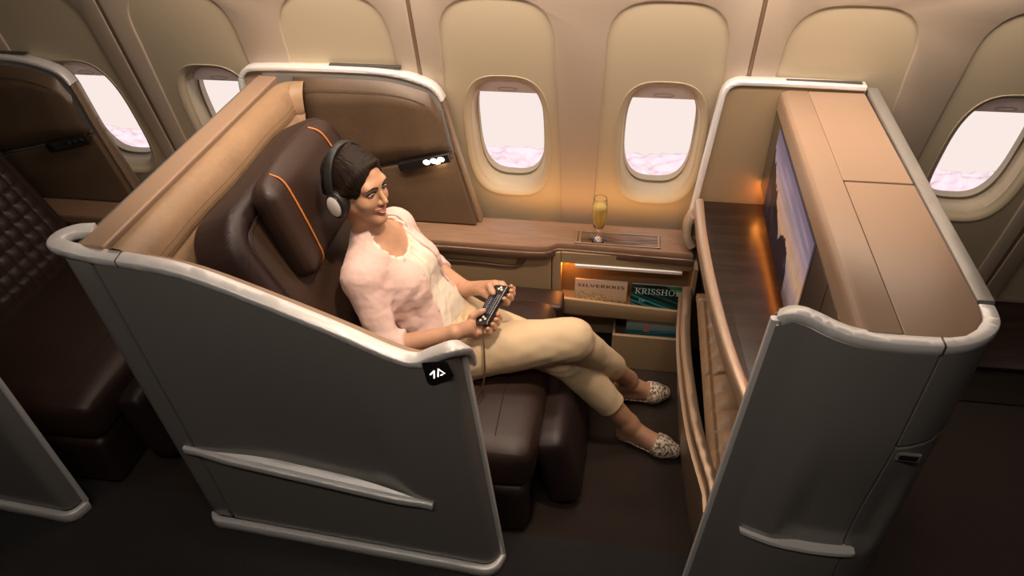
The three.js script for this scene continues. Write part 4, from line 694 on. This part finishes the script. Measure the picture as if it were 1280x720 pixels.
// ---- head, in its own axes: forward, up, right
const HC = V(-0.716, 1.018, -1.694), HF = V(0.92, 0.06, 0.34).normalize(), HU = (() => { const u = V(0.125, 0.992, 0.036); return u.addScaledVector(HF, -u.dot(HF)).normalize(); })(), HR = HF.clone().cross(HU).normalize();
const HS = 0.88, headPt = (f, u, r) => HC.clone().addScaledVector(HF, f * HS).addScaledVector(HU, u * HS).addScaledVector(HR, r * HS);
const jaw = [-1, 1].map((s) => cap(V(0.000, -0.046, 0.047 * s), V(0.064, -0.098, 0.012 * s), 0.020, 0.014));
const noseC = [cap(V(0.084, 0.004, 0), V(0.1045, -0.034, 0), 0.0065, 0.0085), cap(V(0.092, -0.040, 0.008), V(0.092, -0.040, -0.008), 0.0072)];
const browC = cap(V(0.074, 0.020, -0.034), V(0.074, 0.020, 0.034), 0.015), chinC = cap(V(0.071, -0.104, -0.006), V(0.071, -0.104, 0.006), 0.0150);
const lipU = [cap(V(0.0925, -0.0615, 0), V(0.079, -0.0570, 0.0265), 0.0056, 0.0030), cap(V(0.0925, -0.0615, 0), V(0.079, -0.0570, -0.0265), 0.0056, 0.0030)];
const lipL = [cap(V(0.0895, -0.0770, 0), V(0.079, -0.0585, 0.0265), 0.0066, 0.0026), cap(V(0.0895, -0.0770, 0), V(0.079, -0.0585, -0.0265), 0.0066, 0.0026)];
function headLocal(x, y, z) {
  let d = ell(x, y, z, -0.010, 0.034, 0, 0.096, 0.086, 0.073);
  d = smin(d, ell(x, y, z, 0.030, -0.030, 0, 0.056, 0.080, 0.0540), 0.03);
  for (const c of jaw) d = smin(d, capD(c, x, y, z), 0.025);
  d = smin(d, capD(chinC, x, y, z), 0.018);
  d = smin(d, capD(browC, x, y, z), 0.02);
  const az = Math.abs(z);
  d = smin(d, Math.hypot(x - 0.058, y + 0.034, az - 0.034) - 0.024, 0.02);                       // cheeks
  d = smax(d, -(Math.hypot(x - 0.096, (y - 0.000) * 1.15, (az - 0.031) * 0.85) - 0.0145), 0.012);  // eye sockets
  d = smin(d, Math.hypot(x - 0.0715, y - 0.000, az - 0.0305) - 0.0128, 0.003);                     // lids over the eyeball
  for (const c of noseC) d = smin(d, capD(c, x, y, z), 0.010);
  let l = 1; for (const c of lipU) l = Math.min(l, capD(c, x, y, z)); for (const c of lipL) l = Math.min(l, capD(c, x, y, z)); d = smin(d, l, 0.005);
  d = smax(d, -ell(x, y, z, 0.094, -0.0668 + 12 * z * z, 0, 0.011, 0.0056, 0.0225), 0.002);        // open smile
  return d;
}
const neckC = [cap(J.neck, J.skull, 0.043, 0.043), cap(off(J.neck, 0, 0.01, -0.02), headPt(-0.012, -0.045, 0), 0.037, 0.038)];
const toHead = (x, y, z) => { x = (x - HC.x) / HS; y = (y - HC.y) / HS; z = (z - HC.z) / HS; return [x * HF.x + y * HF.y + z * HF.z, x * HU.x + y * HU.y + z * HU.z, x * HR.x + y * HR.y + z * HR.z]; };
function skin(x, y, z) {
  let d = torsoF(x, y, z);
  if (y > 0.78) { const h = toHead(x, y, z); let n = Math.min(capD(neckC[0], x, y, z), capD(neckC[1], x, y, z)); d = smin(d, n, 0.04); d = smin(d, headLocal(...h) * HS, 0.022); }
  d = smin(d, armR(x, y, z), 0.03); d = smin(d, armL(x, y, z), 0.03);
  if (x > -0.56 && y > 0.5) { d = smin(d, handRF(x, y, z), 0.012); d = smin(d, handLF(x, y, z), 0.012); }
  let l = smin(legRF(x, y, z), footR(x, y, z), 0.015); l = Math.min(l, smin(legLF(x, y, z), footL(x, y, z), 0.015));
  return smin(d, l, 0.02);
}
// ---- skin mesh: coarse body, fine head and hands, joined into one geometry with vertex colours
const base = [0.44, 0.245, 0.150];
function colourSkin(g) {
  const p = g.attributes.position, c = new Float32Array(p.count * 3);
  for (let i = 0; i < p.count; i++) {
    const [f, u, r] = toHead(p.getX(i), p.getY(i), p.getZ(i)); let k = base.slice();
    if (f > 0.07 && Math.abs(r) < 0.03 && u < -0.052 && u > -0.084) {
      let l = 1; for (const q of [...lipU, ...lipL]) l = Math.min(l, capD(q, f, u, r)); const m = 1 - sstep(-0.0002, 0.0014, l); k = k.map((v, j) => lerp(v, [0.42, 0.150, 0.115][j], m));
    }
    const lid = 1 - sstep(0.0012, 0.0030, Math.abs(Math.hypot((u - 0.002) * 1.9, (Math.abs(r) - 0.0305)) - 0.0148)); if (f > 0.055 && u > 0.0005 && u < 0.012) k = k.map((v) => lerp(v, v * 0.30, lid * 0.8));
    const vein = 1 + 0.10 * noise.noise(p.getX(i) * 60, p.getY(i) * 60, p.getZ(i) * 60); c[3 * i] = k[0] * vein; c[3 * i + 1] = k[1] * vein; c[3 * i + 2] = k[2] * vein;
  }
  g.setAttribute('color', new THREE.BufferAttribute(c, 3)); return g;
}
const inBox = (lo, hi, g) => (x, y, z) => Math.max(lo[0] + g - x, x - hi[0] + g, lo[1] + g - y, y - hi[1] + g, lo[2] + g - z, z - hi[2] + g);
const HEADBOX = [[-0.90, 0.785, -1.91], [-0.52, 1.20, -1.50]], HANDBOX = [[-0.555, 0.50, -1.98], [-0.22, 0.76, -1.44]];
const hb1 = inBox(...HEADBOX, 0.006), hb2 = inBox(...HANDBOX, 0.006);
const bodyGeo = surfaceNets((x, y, z) => Math.max(skin(x, y, z), -hb1(x, y, z), -hb2(x, y, z)), [-0.86, -0.01, -2.05], [0.32, 0.93, -1.40], 0.0075);
const fine = (bx, cell) => { const f = inBox(...bx, 0); return surfaceNets((x, y, z) => Math.max(skin(x, y, z), f(x, y, z)), bx[0].map((v) => v - 0.008), bx[1].map((v) => v + 0.008), cell); };
const headGeo = fine(HEADBOX, 0.0026), handGeo = fine(HANDBOX, 0.0027);
const bodyAll = mergeGeometries([bodyGeo, headGeo, handGeo].map(colourSkin));

const person = thing('person', 'woman in pink cardigan and cream trousers reclining with legs crossed, headphones on', 'person', [-0.45, 0, -1.72]);
{
  const m = part(person, 'body', bodyAll, PH({ vertexColors: true, roughness: 0.48, sheen: 0.2, sheenRoughness: 0.5, sheenColor: lin(0.6, 0.35, 0.25) }), { uv: true });
  // eyes, brows, teeth
  for (const s of [-1, 1]) {
    const c = V(0.0735, 0.0, 0.0305 * s), eye = new THREE.SphereGeometry(0.0118 * HS, 28, 20), p = eye.attributes.position, col = new Float32Array(p.count * 3), look = V(0.99, 0.02, 0.06).normalize();
    for (let i = 0; i < p.count; i++) { const q = V(p.getX(i), p.getY(i), p.getZ(i)).normalize().dot(look), k = q > 0.94 ? [0.01, 0.006, 0.004] : q > 0.78 ? [0.030, 0.014, 0.008] : [0.50, 0.45, 0.41]; col.set(k, 3 * i); }
    eye.setAttribute('color', new THREE.BufferAttribute(col, 3)); eye.scale(1.0, 0.56, 1.15);
    place(eye, headPt(c.x + 0.0025, c.y - 0.0005, c.z), [HF, HU, HR]);
    part(m, 'eye', eye, S({ vertexColors: true, roughness: 0.15 }), { uv: true });
    const onFace = (u, r, lift) => { let f = 0.13; while (f > 0 && headLocal(f, u, r) > 0) f -= 0.0005; return headPt(f + lift, u, r); };
    const bp = [[0.0165, 0.011], [0.0205, 0.020], [0.0235, 0.031], [0.0225, 0.041], [0.0175, 0.050]].map(([u, r]) => onFace(u, r * s, 0.0008));
    part(m, 'eyebrow', sweep(bp, roundRect(0.0058, 0.0036, 0.0016, 2), { n: 20, up: HF, size: (t) => [0.85 - 0.55 * t + 0.25 * Math.sin(Math.PI * t), 1 - 0.4 * t] }), S({ color: lin(0.018, 0.010, 0.007), roughness: 0.8 }));
    const lash = []; for (let i = 0; i <= 8; i++) { const a = lerp(-1, 1, i / 8); lash.push(onFace(0.0072 - 0.0062 * a * a, s * (0.0305 + 0.0150 * a), 0.0006)); }
    part(m, 'eyelash', sweep(lash, roundRect(0.0034, 0.0030, 0.0010, 2), { n: 16, up: HU }), S({ color: lin(0.012, 0.008, 0.006), roughness: 0.8 }));
  }
  part(m, 'teeth', sweep([-1, -0.6, 0, 0.6, 1].map((a) => headPt(0.0880 - 0.012 * a * a, -0.0655 + 12 * (0.020 * a) ** 2, 0.020 * a)), roundRect(0.004, 0.0080, 0.0014, 2), { n: 20, up: HU }), S({ color: lin(0.80, 0.76, 0.70), roughness: 0.25 }));
}
// ---- hair swept back behind the ears into a low knot
{
  const locks = []; for (const sgn of [1, -1]) for (let i = 0; i < 7; i++) { const k = i / 6, st = V(lerp(0.074, -0.02, k), lerp(0.088, 0.128, k), sgn > 0 ? -0.012 : -0.020), mid = V(lerp(0.052, -0.06, k), lerp(0.078, 0.085, k), sgn * lerp(0.062, 0.080, k)), en = V(lerp(0.008, -0.085, k), lerp(0.012, -0.01, k), sgn * lerp(0.083, 0.060, k)); const cvv = new THREE.QuadraticBezierCurve3(st, mid, en); for (let j = 0; j < 6; j++) locks.push(cap(cvv.getPoint(j / 6), cvv.getPoint((j + 1) / 6), 0.0095, 0.0095)); }
  const knot = [cap(V(-0.085, -0.010, 0.0), V(-0.070, -0.075, 0.01), 0.045, 0.038)];
  const hairF = (X, Y, Z) => {
    const [x, y, z] = toHead(X, Y, Z), ang = Math.atan2(y - 0.01, -x + 0.06), str = 0.0014 * noise.noise(z * 150, ang * 5, 2) + 0.0008 * noise.noise(z * 330, ang * 6, 7) + 0.003 * noise.noise(z * 30, ang * 3, 1);
    let d = ell(x, y, z, -0.014, 0.034, 0, 0.104, 0.095, 0.0815) + str;
    d = smin(d, capD(knot[0], x, y, z) + str, 0.03);
    const face = ell(x, y, z, 0.096, -0.046 + 0.25 * (z + 0.0) * 0, -0.004, 0.083, 0.122 - 0.12 * Math.max(0, z) * 0.5, 0.0735);
    d = smax(d, -face, 0.006);
    let lk = 1; for (const c of locks) { const q = capD(c, x, y, z); if (q < lk) lk = q; } d = smin(d, lk + str, 0.012);
    d = smax(d, -(Math.hypot((x - 0.02) * 1.0, y + 0.065, 0) - 0.055) * (x > -0.05 ? 1 : 0) - (x > -0.05 ? 0 : 1), 0.004);
    return d * HS;
  };
  const hg = surfaceNets(hairF, [-0.90, 0.90, -1.83], [-0.58, 1.18, -1.56], 0.0024);
  part(person, 'hair', hg, PH({ color: lin(0.011, 0.006, 0.0042), roughness: 0.6, specularIntensity: 0.3 }), { label: 'dark brown hair drawn back' });
}
// ---- clothes
const wrinkle = (x, y, z, a, f) => a * (noise.noise(x * f, y * f, z * f) + 0.5 * noise.noise(x * f * 2.1, y * f * 2.1, z * f * 2.1));
const local = (x, y, z) => { x -= J.chest.x; y -= J.chest.y; z -= J.chest.z; return [x * FT.x + y * FT.y + z * FT.z, x * UT.x + y * UT.y + z * UT.z, x * RT.x + y * RT.y + z * RT.z]; };
const neckHole = (x, y, z, g) => { const [f, u, r] = local(x, y, z); return ell(f, u, r, 0.045, 0.135, 0.0, 0.085 + g, 0.066 + g, 0.074 + g); };
{
  const blouse = (x, y, z) => {
    let d = torsoF(x, y, z) - 0.0075; const [f, u, r] = local(x, y, z);
    const a = Math.atan2(r, 0.19 - u + 0.02), fold = sstep(-0.02, 0.10, u) * (1 - sstep(0.13, 0.17, u) * 0.4);
    d -= 0.0028 * Math.cos(a * 34) * fold * (f > 0 ? 1 : 0); d -= wrinkle(x, y, z, 0.0026, 30) * (1 - fold * 0.6); d -= 0.012 * sstep(-0.08, -0.20, u) * (f > 0 ? 1 : 0);
    d = smax(d, -neckHole(x, y, z, 0), 0.004);
    const lowCut = -(u + 0.235); return smax(d, lowCut, 0.006);
  };
  part(person, 'blouse', surfaceNets(blouse, [-0.82, 0.44, -1.92], [-0.38, 0.92, -1.50], 0.0042), S({ color: lin(0.60, 0.54, 0.45), roughness: 0.72, bumpMap: withRepeat(clothTex, 14), bumpScale: 0.0003 }), { label: 'cream gathered blouse' });
  const sleeveCut = (e, w, k) => { const p = e.clone().lerp(w, k), n = w.clone().sub(e).normalize(); return (x, y, z) => (x - p.x) * n.x + (y - p.y) * n.y + (z - p.z) * n.z; };
  const cR = sleeveCut(J.elR, J.wrR, 0.30), cL = sleeveCut(J.elL, J.wrL, 0.30);
  const aR = union(armCaps(J.shR, J.elR, J.wrR, 1.12), 0.02), aL = union(armCaps(J.shL, J.elL, J.wrL, 1.12), 0.02);
  const cardigan = (x, y, z) => {
    const [f, u, r] = local(x, y, z);
    let t = torsoF(x, y, z) - 0.0145;
    const open = Math.max(r - lerp(0.040, 0.062, sstep(0.02, -0.22, u)), -lerp(0.055, 0.085, sstep(0.05, -0.2, u)) - r, -(f - 0.01));
    t = smax(t, -open, 0.006); t = smax(t, -(u + 0.215), 0.006);
    const a = smin(smax(aR(x, y, z) - 0.009, cR(x, y, z), 0.006), smax(aL(x, y, z) - 0.009, cL(x, y, z), 0.006), 0.004);
    let d = smin(t, a, 0.03);
    d = smax(d, -neckHole(x, y, z, 0.012), 0.005);
    return d - wrinkle(x, y, z, 0.0022, 34) - 0.0022 * Math.sin(70 * r + 40 * u + 6 * noise.noise(x * 12, y * 12, z * 12)) * sstep(0.03, 0.09, r) * sstep(0.10, -0.02, u);
  };
  const cd = part(person, 'cardigan', surfaceNets(cardigan, [-0.84, 0.46, -2.03], [-0.40, 0.93, -1.40], 0.0045), PH({ color: lin(0.60, 0.43, 0.39), roughness: 0.85, sheen: 0.3, sheenColor: lin(0.7, 0.55, 0.52), sheenRoughness: 0.6, bumpMap: withRepeat(clothTex, 8), bumpScale: 0.0005 }), { label: 'pale pink cardigan' });
  for (let i = 0; i < 5; i++) { const u = lerp(0.075, -0.18, i / 4), r = lerp(0.046, 0.066, sstep(0.02, -0.22, u)) + 0.006; let p = null; for (let f = 0.22; f > 0; f -= 0.002) { const q = off(J.chest, r, f, u); if (cardigan(q.x, q.y, q.z) < 0) { p = q; break; } } if (p) part(cd, 'button', place(new THREE.CylinderGeometry(0.0058, 0.0058, 0.004, 16), p, [RT, FT, RT.clone().cross(FT)]), S({ color: lin(0.62, 0.45, 0.41), roughness: 0.35 })); }
  // trousers
  const cutAt = (k, a, t) => { const p = k.clone().lerp(a, t), n = a.clone().sub(k).normalize(); return (x, y, z) => (x - p.x) * n.x + (y - p.y) * n.y + (z - p.z) * n.z; };
  const tR = union([cap(J.hipR, J.knR, 0.095, 0.066), cap(J.knR, J.anR, 0.064, 0.043)], 0.02), tL = union([cap(J.hipL, J.knL, 0.095, 0.066), cap(J.knL, J.anL, 0.064, 0.043)], 0.02), qR = cutAt(J.knR, J.anR, 0.70), qL = cutAt(J.knL, J.anL, 0.72);
  const pel = union([cap(off(J.hip, 0.075), off(J.waist, 0.06), 0.108, 0.094), cap(off(J.hip, -0.075), off(J.waist, -0.06), 0.108, 0.094)], 0.05);
  const crease = (c, x, y, z) => { const t = clamp(((x - c.x) * -0.3 + (y - c.y)) * 1, -1, 1); const d2 = (x - c.x) ** 2 + (y - c.y) ** 2 + (z - c.z) ** 2; return 0.0035 * Math.sin(t * 190 + z * 60) * Math.exp(-d2 / 0.006); };
  const trousers = (x, y, z) => {
    const [, u] = local(x, y, z);
    const a = smax(tR(x, y, z), qR(x, y, z), 0.006), b = smax(tL(x, y, z), qL(x, y, z), 0.006);
    let l = smin(a, b, x < -0.3 ? 0.03 : 0.004), p = smax(pel(x, y, z), u + 0.175, 0.006);
    return smin(p, l, 0.03) - wrinkle(x, y, z, 0.0035, 14) - crease(V(-0.17, 0.47, -1.70), x, y, z) - crease(V(-0.42, 0.5, -1.66), x, y, z);
  };
  part(person, 'trousers', surfaceNets(trousers, [-0.76, 0.10, -2.02], [0.13, 0.66, -1.48], 0.0052), S({ color: lin(0.56, 0.43, 0.27), roughness: 0.78, bumpMap: withRepeat(clothTex, 12), bumpScale: 0.0003 }), { label: 'cream trousers' });
  // shoes: patterned ballet flats
  for (const [an, heel, ball, toe, cuff] of [[J.anR, J.heelR, J.ballR, J.toeR], [J.anL, J.heelL, J.ballL, J.toeL]]) {
    const F = union(footCaps(an, heel, ball, toe, 0.0055).slice(1), 0.02), dir = toe.clone().sub(heel).setY(0).normalize(), len = toe.clone().sub(heel).setY(0).length();
    const shoe = (x, y, z) => { const s = ((x - heel.x) * dir.x + (z - heel.z) * dir.z) / len; let d = F(x, y, z); const top = lerp(0.052, 0.030, sstep(-0.1, 0.45, s)) + 0.055 * sstep(0.56, 0.70, s); d = smax(d, y - top, 0.004); const inner = union(footCaps(an, heel, ball, toe, 0.0012), 0.02)(x, y, z); return smax(smax(d, -(y - 0.004), 0.004), s < 0.62 ? -inner : -1, 0.002); };
    const lo = [Math.min(heel.x, toe.x) - 0.06, -0.004, Math.min(heel.z, toe.z) - 0.06], hi = [Math.max(heel.x, toe.x) + 0.06, 0.11, Math.max(heel.z, toe.z) + 0.06], g = surfaceNets(shoe, lo, hi, 0.0034), p = g.attributes.position, c = new Float32Array(p.count * 3);
    for (let i = 0; i < p.count; i++) { const x = p.getX(i), y = p.getY(i), z = p.getZ(i), q = noise.noise(x * 130, y * 130, z * 130) + 0.5 * noise.noise(x * 260, y * 260, z * 260), k = sstep(-0.10, 0.08, q); c.set([lerp(0.10, 0.72, k), lerp(0.07, 0.62, k), lerp(0.05, 0.50, k)], 3 * i); }
    g.setAttribute('color', new THREE.BufferAttribute(c, 3));
    part(person, 'shoe', g, S({ vertexColors: true, roughness: 0.5 }), { uv: true, label: 'mottled cream and brown flat shoe' });
  }
}
// ---- headphones
{
  const t = thing('headphones', 'black headphones with silver ear caps worn by the woman', 'headphones', [HC.x, HC.y - 0.06, HC.z]);
  const pts = []; for (let i = 0; i <= 20; i++) { const a = lerp(-0.04, Math.PI + 0.04, i / 20); pts.push(headPt(-0.022 - 0.012 * Math.sin(a), 0.006 + 0.132 * Math.sin(a), 0.098 * Math.cos(a))); }
  part(t, 'headband', sweep(pts, roundRect(0.024, 0.010, 0.004), { n: 60, up: (s) => { const a = Math.PI * s; return HR.clone().multiplyScalar(Math.cos(a)).addScaledVector(HU, Math.sin(a)); } }), M.blackMatte);
  for (const s of [1, -1]) {
    const b = [HF.clone(), HR.clone().multiplyScalar(s), HF.clone().cross(HR.clone().multiplyScalar(s))], cup = (r, h, o, sx = 0.78) => place(new THREE.LatheGeometry([[0, -h / 2], [r * 0.86, -h / 2], [r, -h * 0.25], [r, h * 0.2], [r * 0.9, h * 0.5], [0, h * 0.5]].map(([a, c]) => new THREE.Vector2(a, c)), 36).scale(sx, 1, 1), headPt(-0.012, -0.022, 0).addScaledVector(HR, s * o * HS), b);
    const pad = part(t, 'ear_cup', cup(0.040, 0.030, 0.088), M.blackMatte);
    part(pad, 'ear_cushion', cup(0.036, 0.020, 0.072), M.blackGloss);
    part(pad, 'silver_cap', place(new THREE.SphereGeometry(0.032, 28, 16).scale(0.80, 0.26, 1), headPt(-0.012, -0.022, 0).addScaledVector(HR, s * 0.104 * HS), b), M.silver, { label: 'silver cap' });
    part(pad, 'cap_ring', place(new THREE.TorusGeometry(0.032, 0.0026, 8, 36).rotateX(Math.PI / 2).scale(0.80, 1, 1), headPt(-0.012, -0.022, 0).addScaledVector(HR, s * 0.105 * HS), b), M.blackGloss);
  }
}
// ---- remote with its cord
{
  const t = thing('remote_control', 'black handheld game remote held in both of the woman\'s hands', 'remote', RC.toArray()), b = [RA.clone(), RN.clone(), RA.clone().cross(RN)];
  const body = part(t, 'body', place(new RoundedBoxGeometry(0.150, 0.016, 0.056, 5, 0.0075), RC, b), M.blackGloss);
  const cv = document.createElement('canvas'); cv.width = 256; cv.height = 128; const c = cv.getContext('2d'); c.fillStyle = '#15151a'; c.fillRect(0, 0, 256, 128);
  for (let i = 0; i < 11; i++) for (let j = 0; j < 5; j++) { c.fillStyle = ['#5c5f66', '#3e4148', '#7a7d82'][(i * 3 + j * 5) % 3]; c.fillRect(12 + i * 22, 10 + j * 23, 15, 14); }
  const tx = new THREE.CanvasTexture(cv); tx.colorSpace = THREE.SRGBColorSpace;
  const scr = new THREE.PlaneGeometry(0.078, 0.042).rotateX(-Math.PI / 2); place(scr, dev(0, 0, 0.0083), [RA.clone(), RN.clone(), RA.clone().cross(RN)]);
  part(body, 'display', scr, S({ map: tx, roughness: 0.15, emissive: 0xffffff, emissiveMap: tx, emissiveIntensity: 0.12 }), { uv: true });
  for (const [u, v] of [[-0.055, 0.010], [-0.062, -0.004], [-0.050, 0.0], [0.054, 0.012], [0.062, 0.006], [0.056, 0.0]]) part(body, 'button', place(new THREE.CylinderGeometry(0.0035, 0.004, 0.003, 14), dev(u, v, 0.0088), b), M.silver);
  const s0 = dev(-0.073, 0.004, -0.002);
  part(t, 'cord', tube([s0, s0.clone().add(V(0.004, -0.02, 0.018)), V(-0.352, 0.56, -1.545), V(-0.350, 0.49, -1.515), V(-0.365, 0.435, -1.490), V(-0.385, 0.405, -1.475), V(-0.41, 0.398, -1.462)], 0.0026, 60, 7), M.darkBronze, { label: 'thin brown cord' });
}
renderer.render(scene, camera);
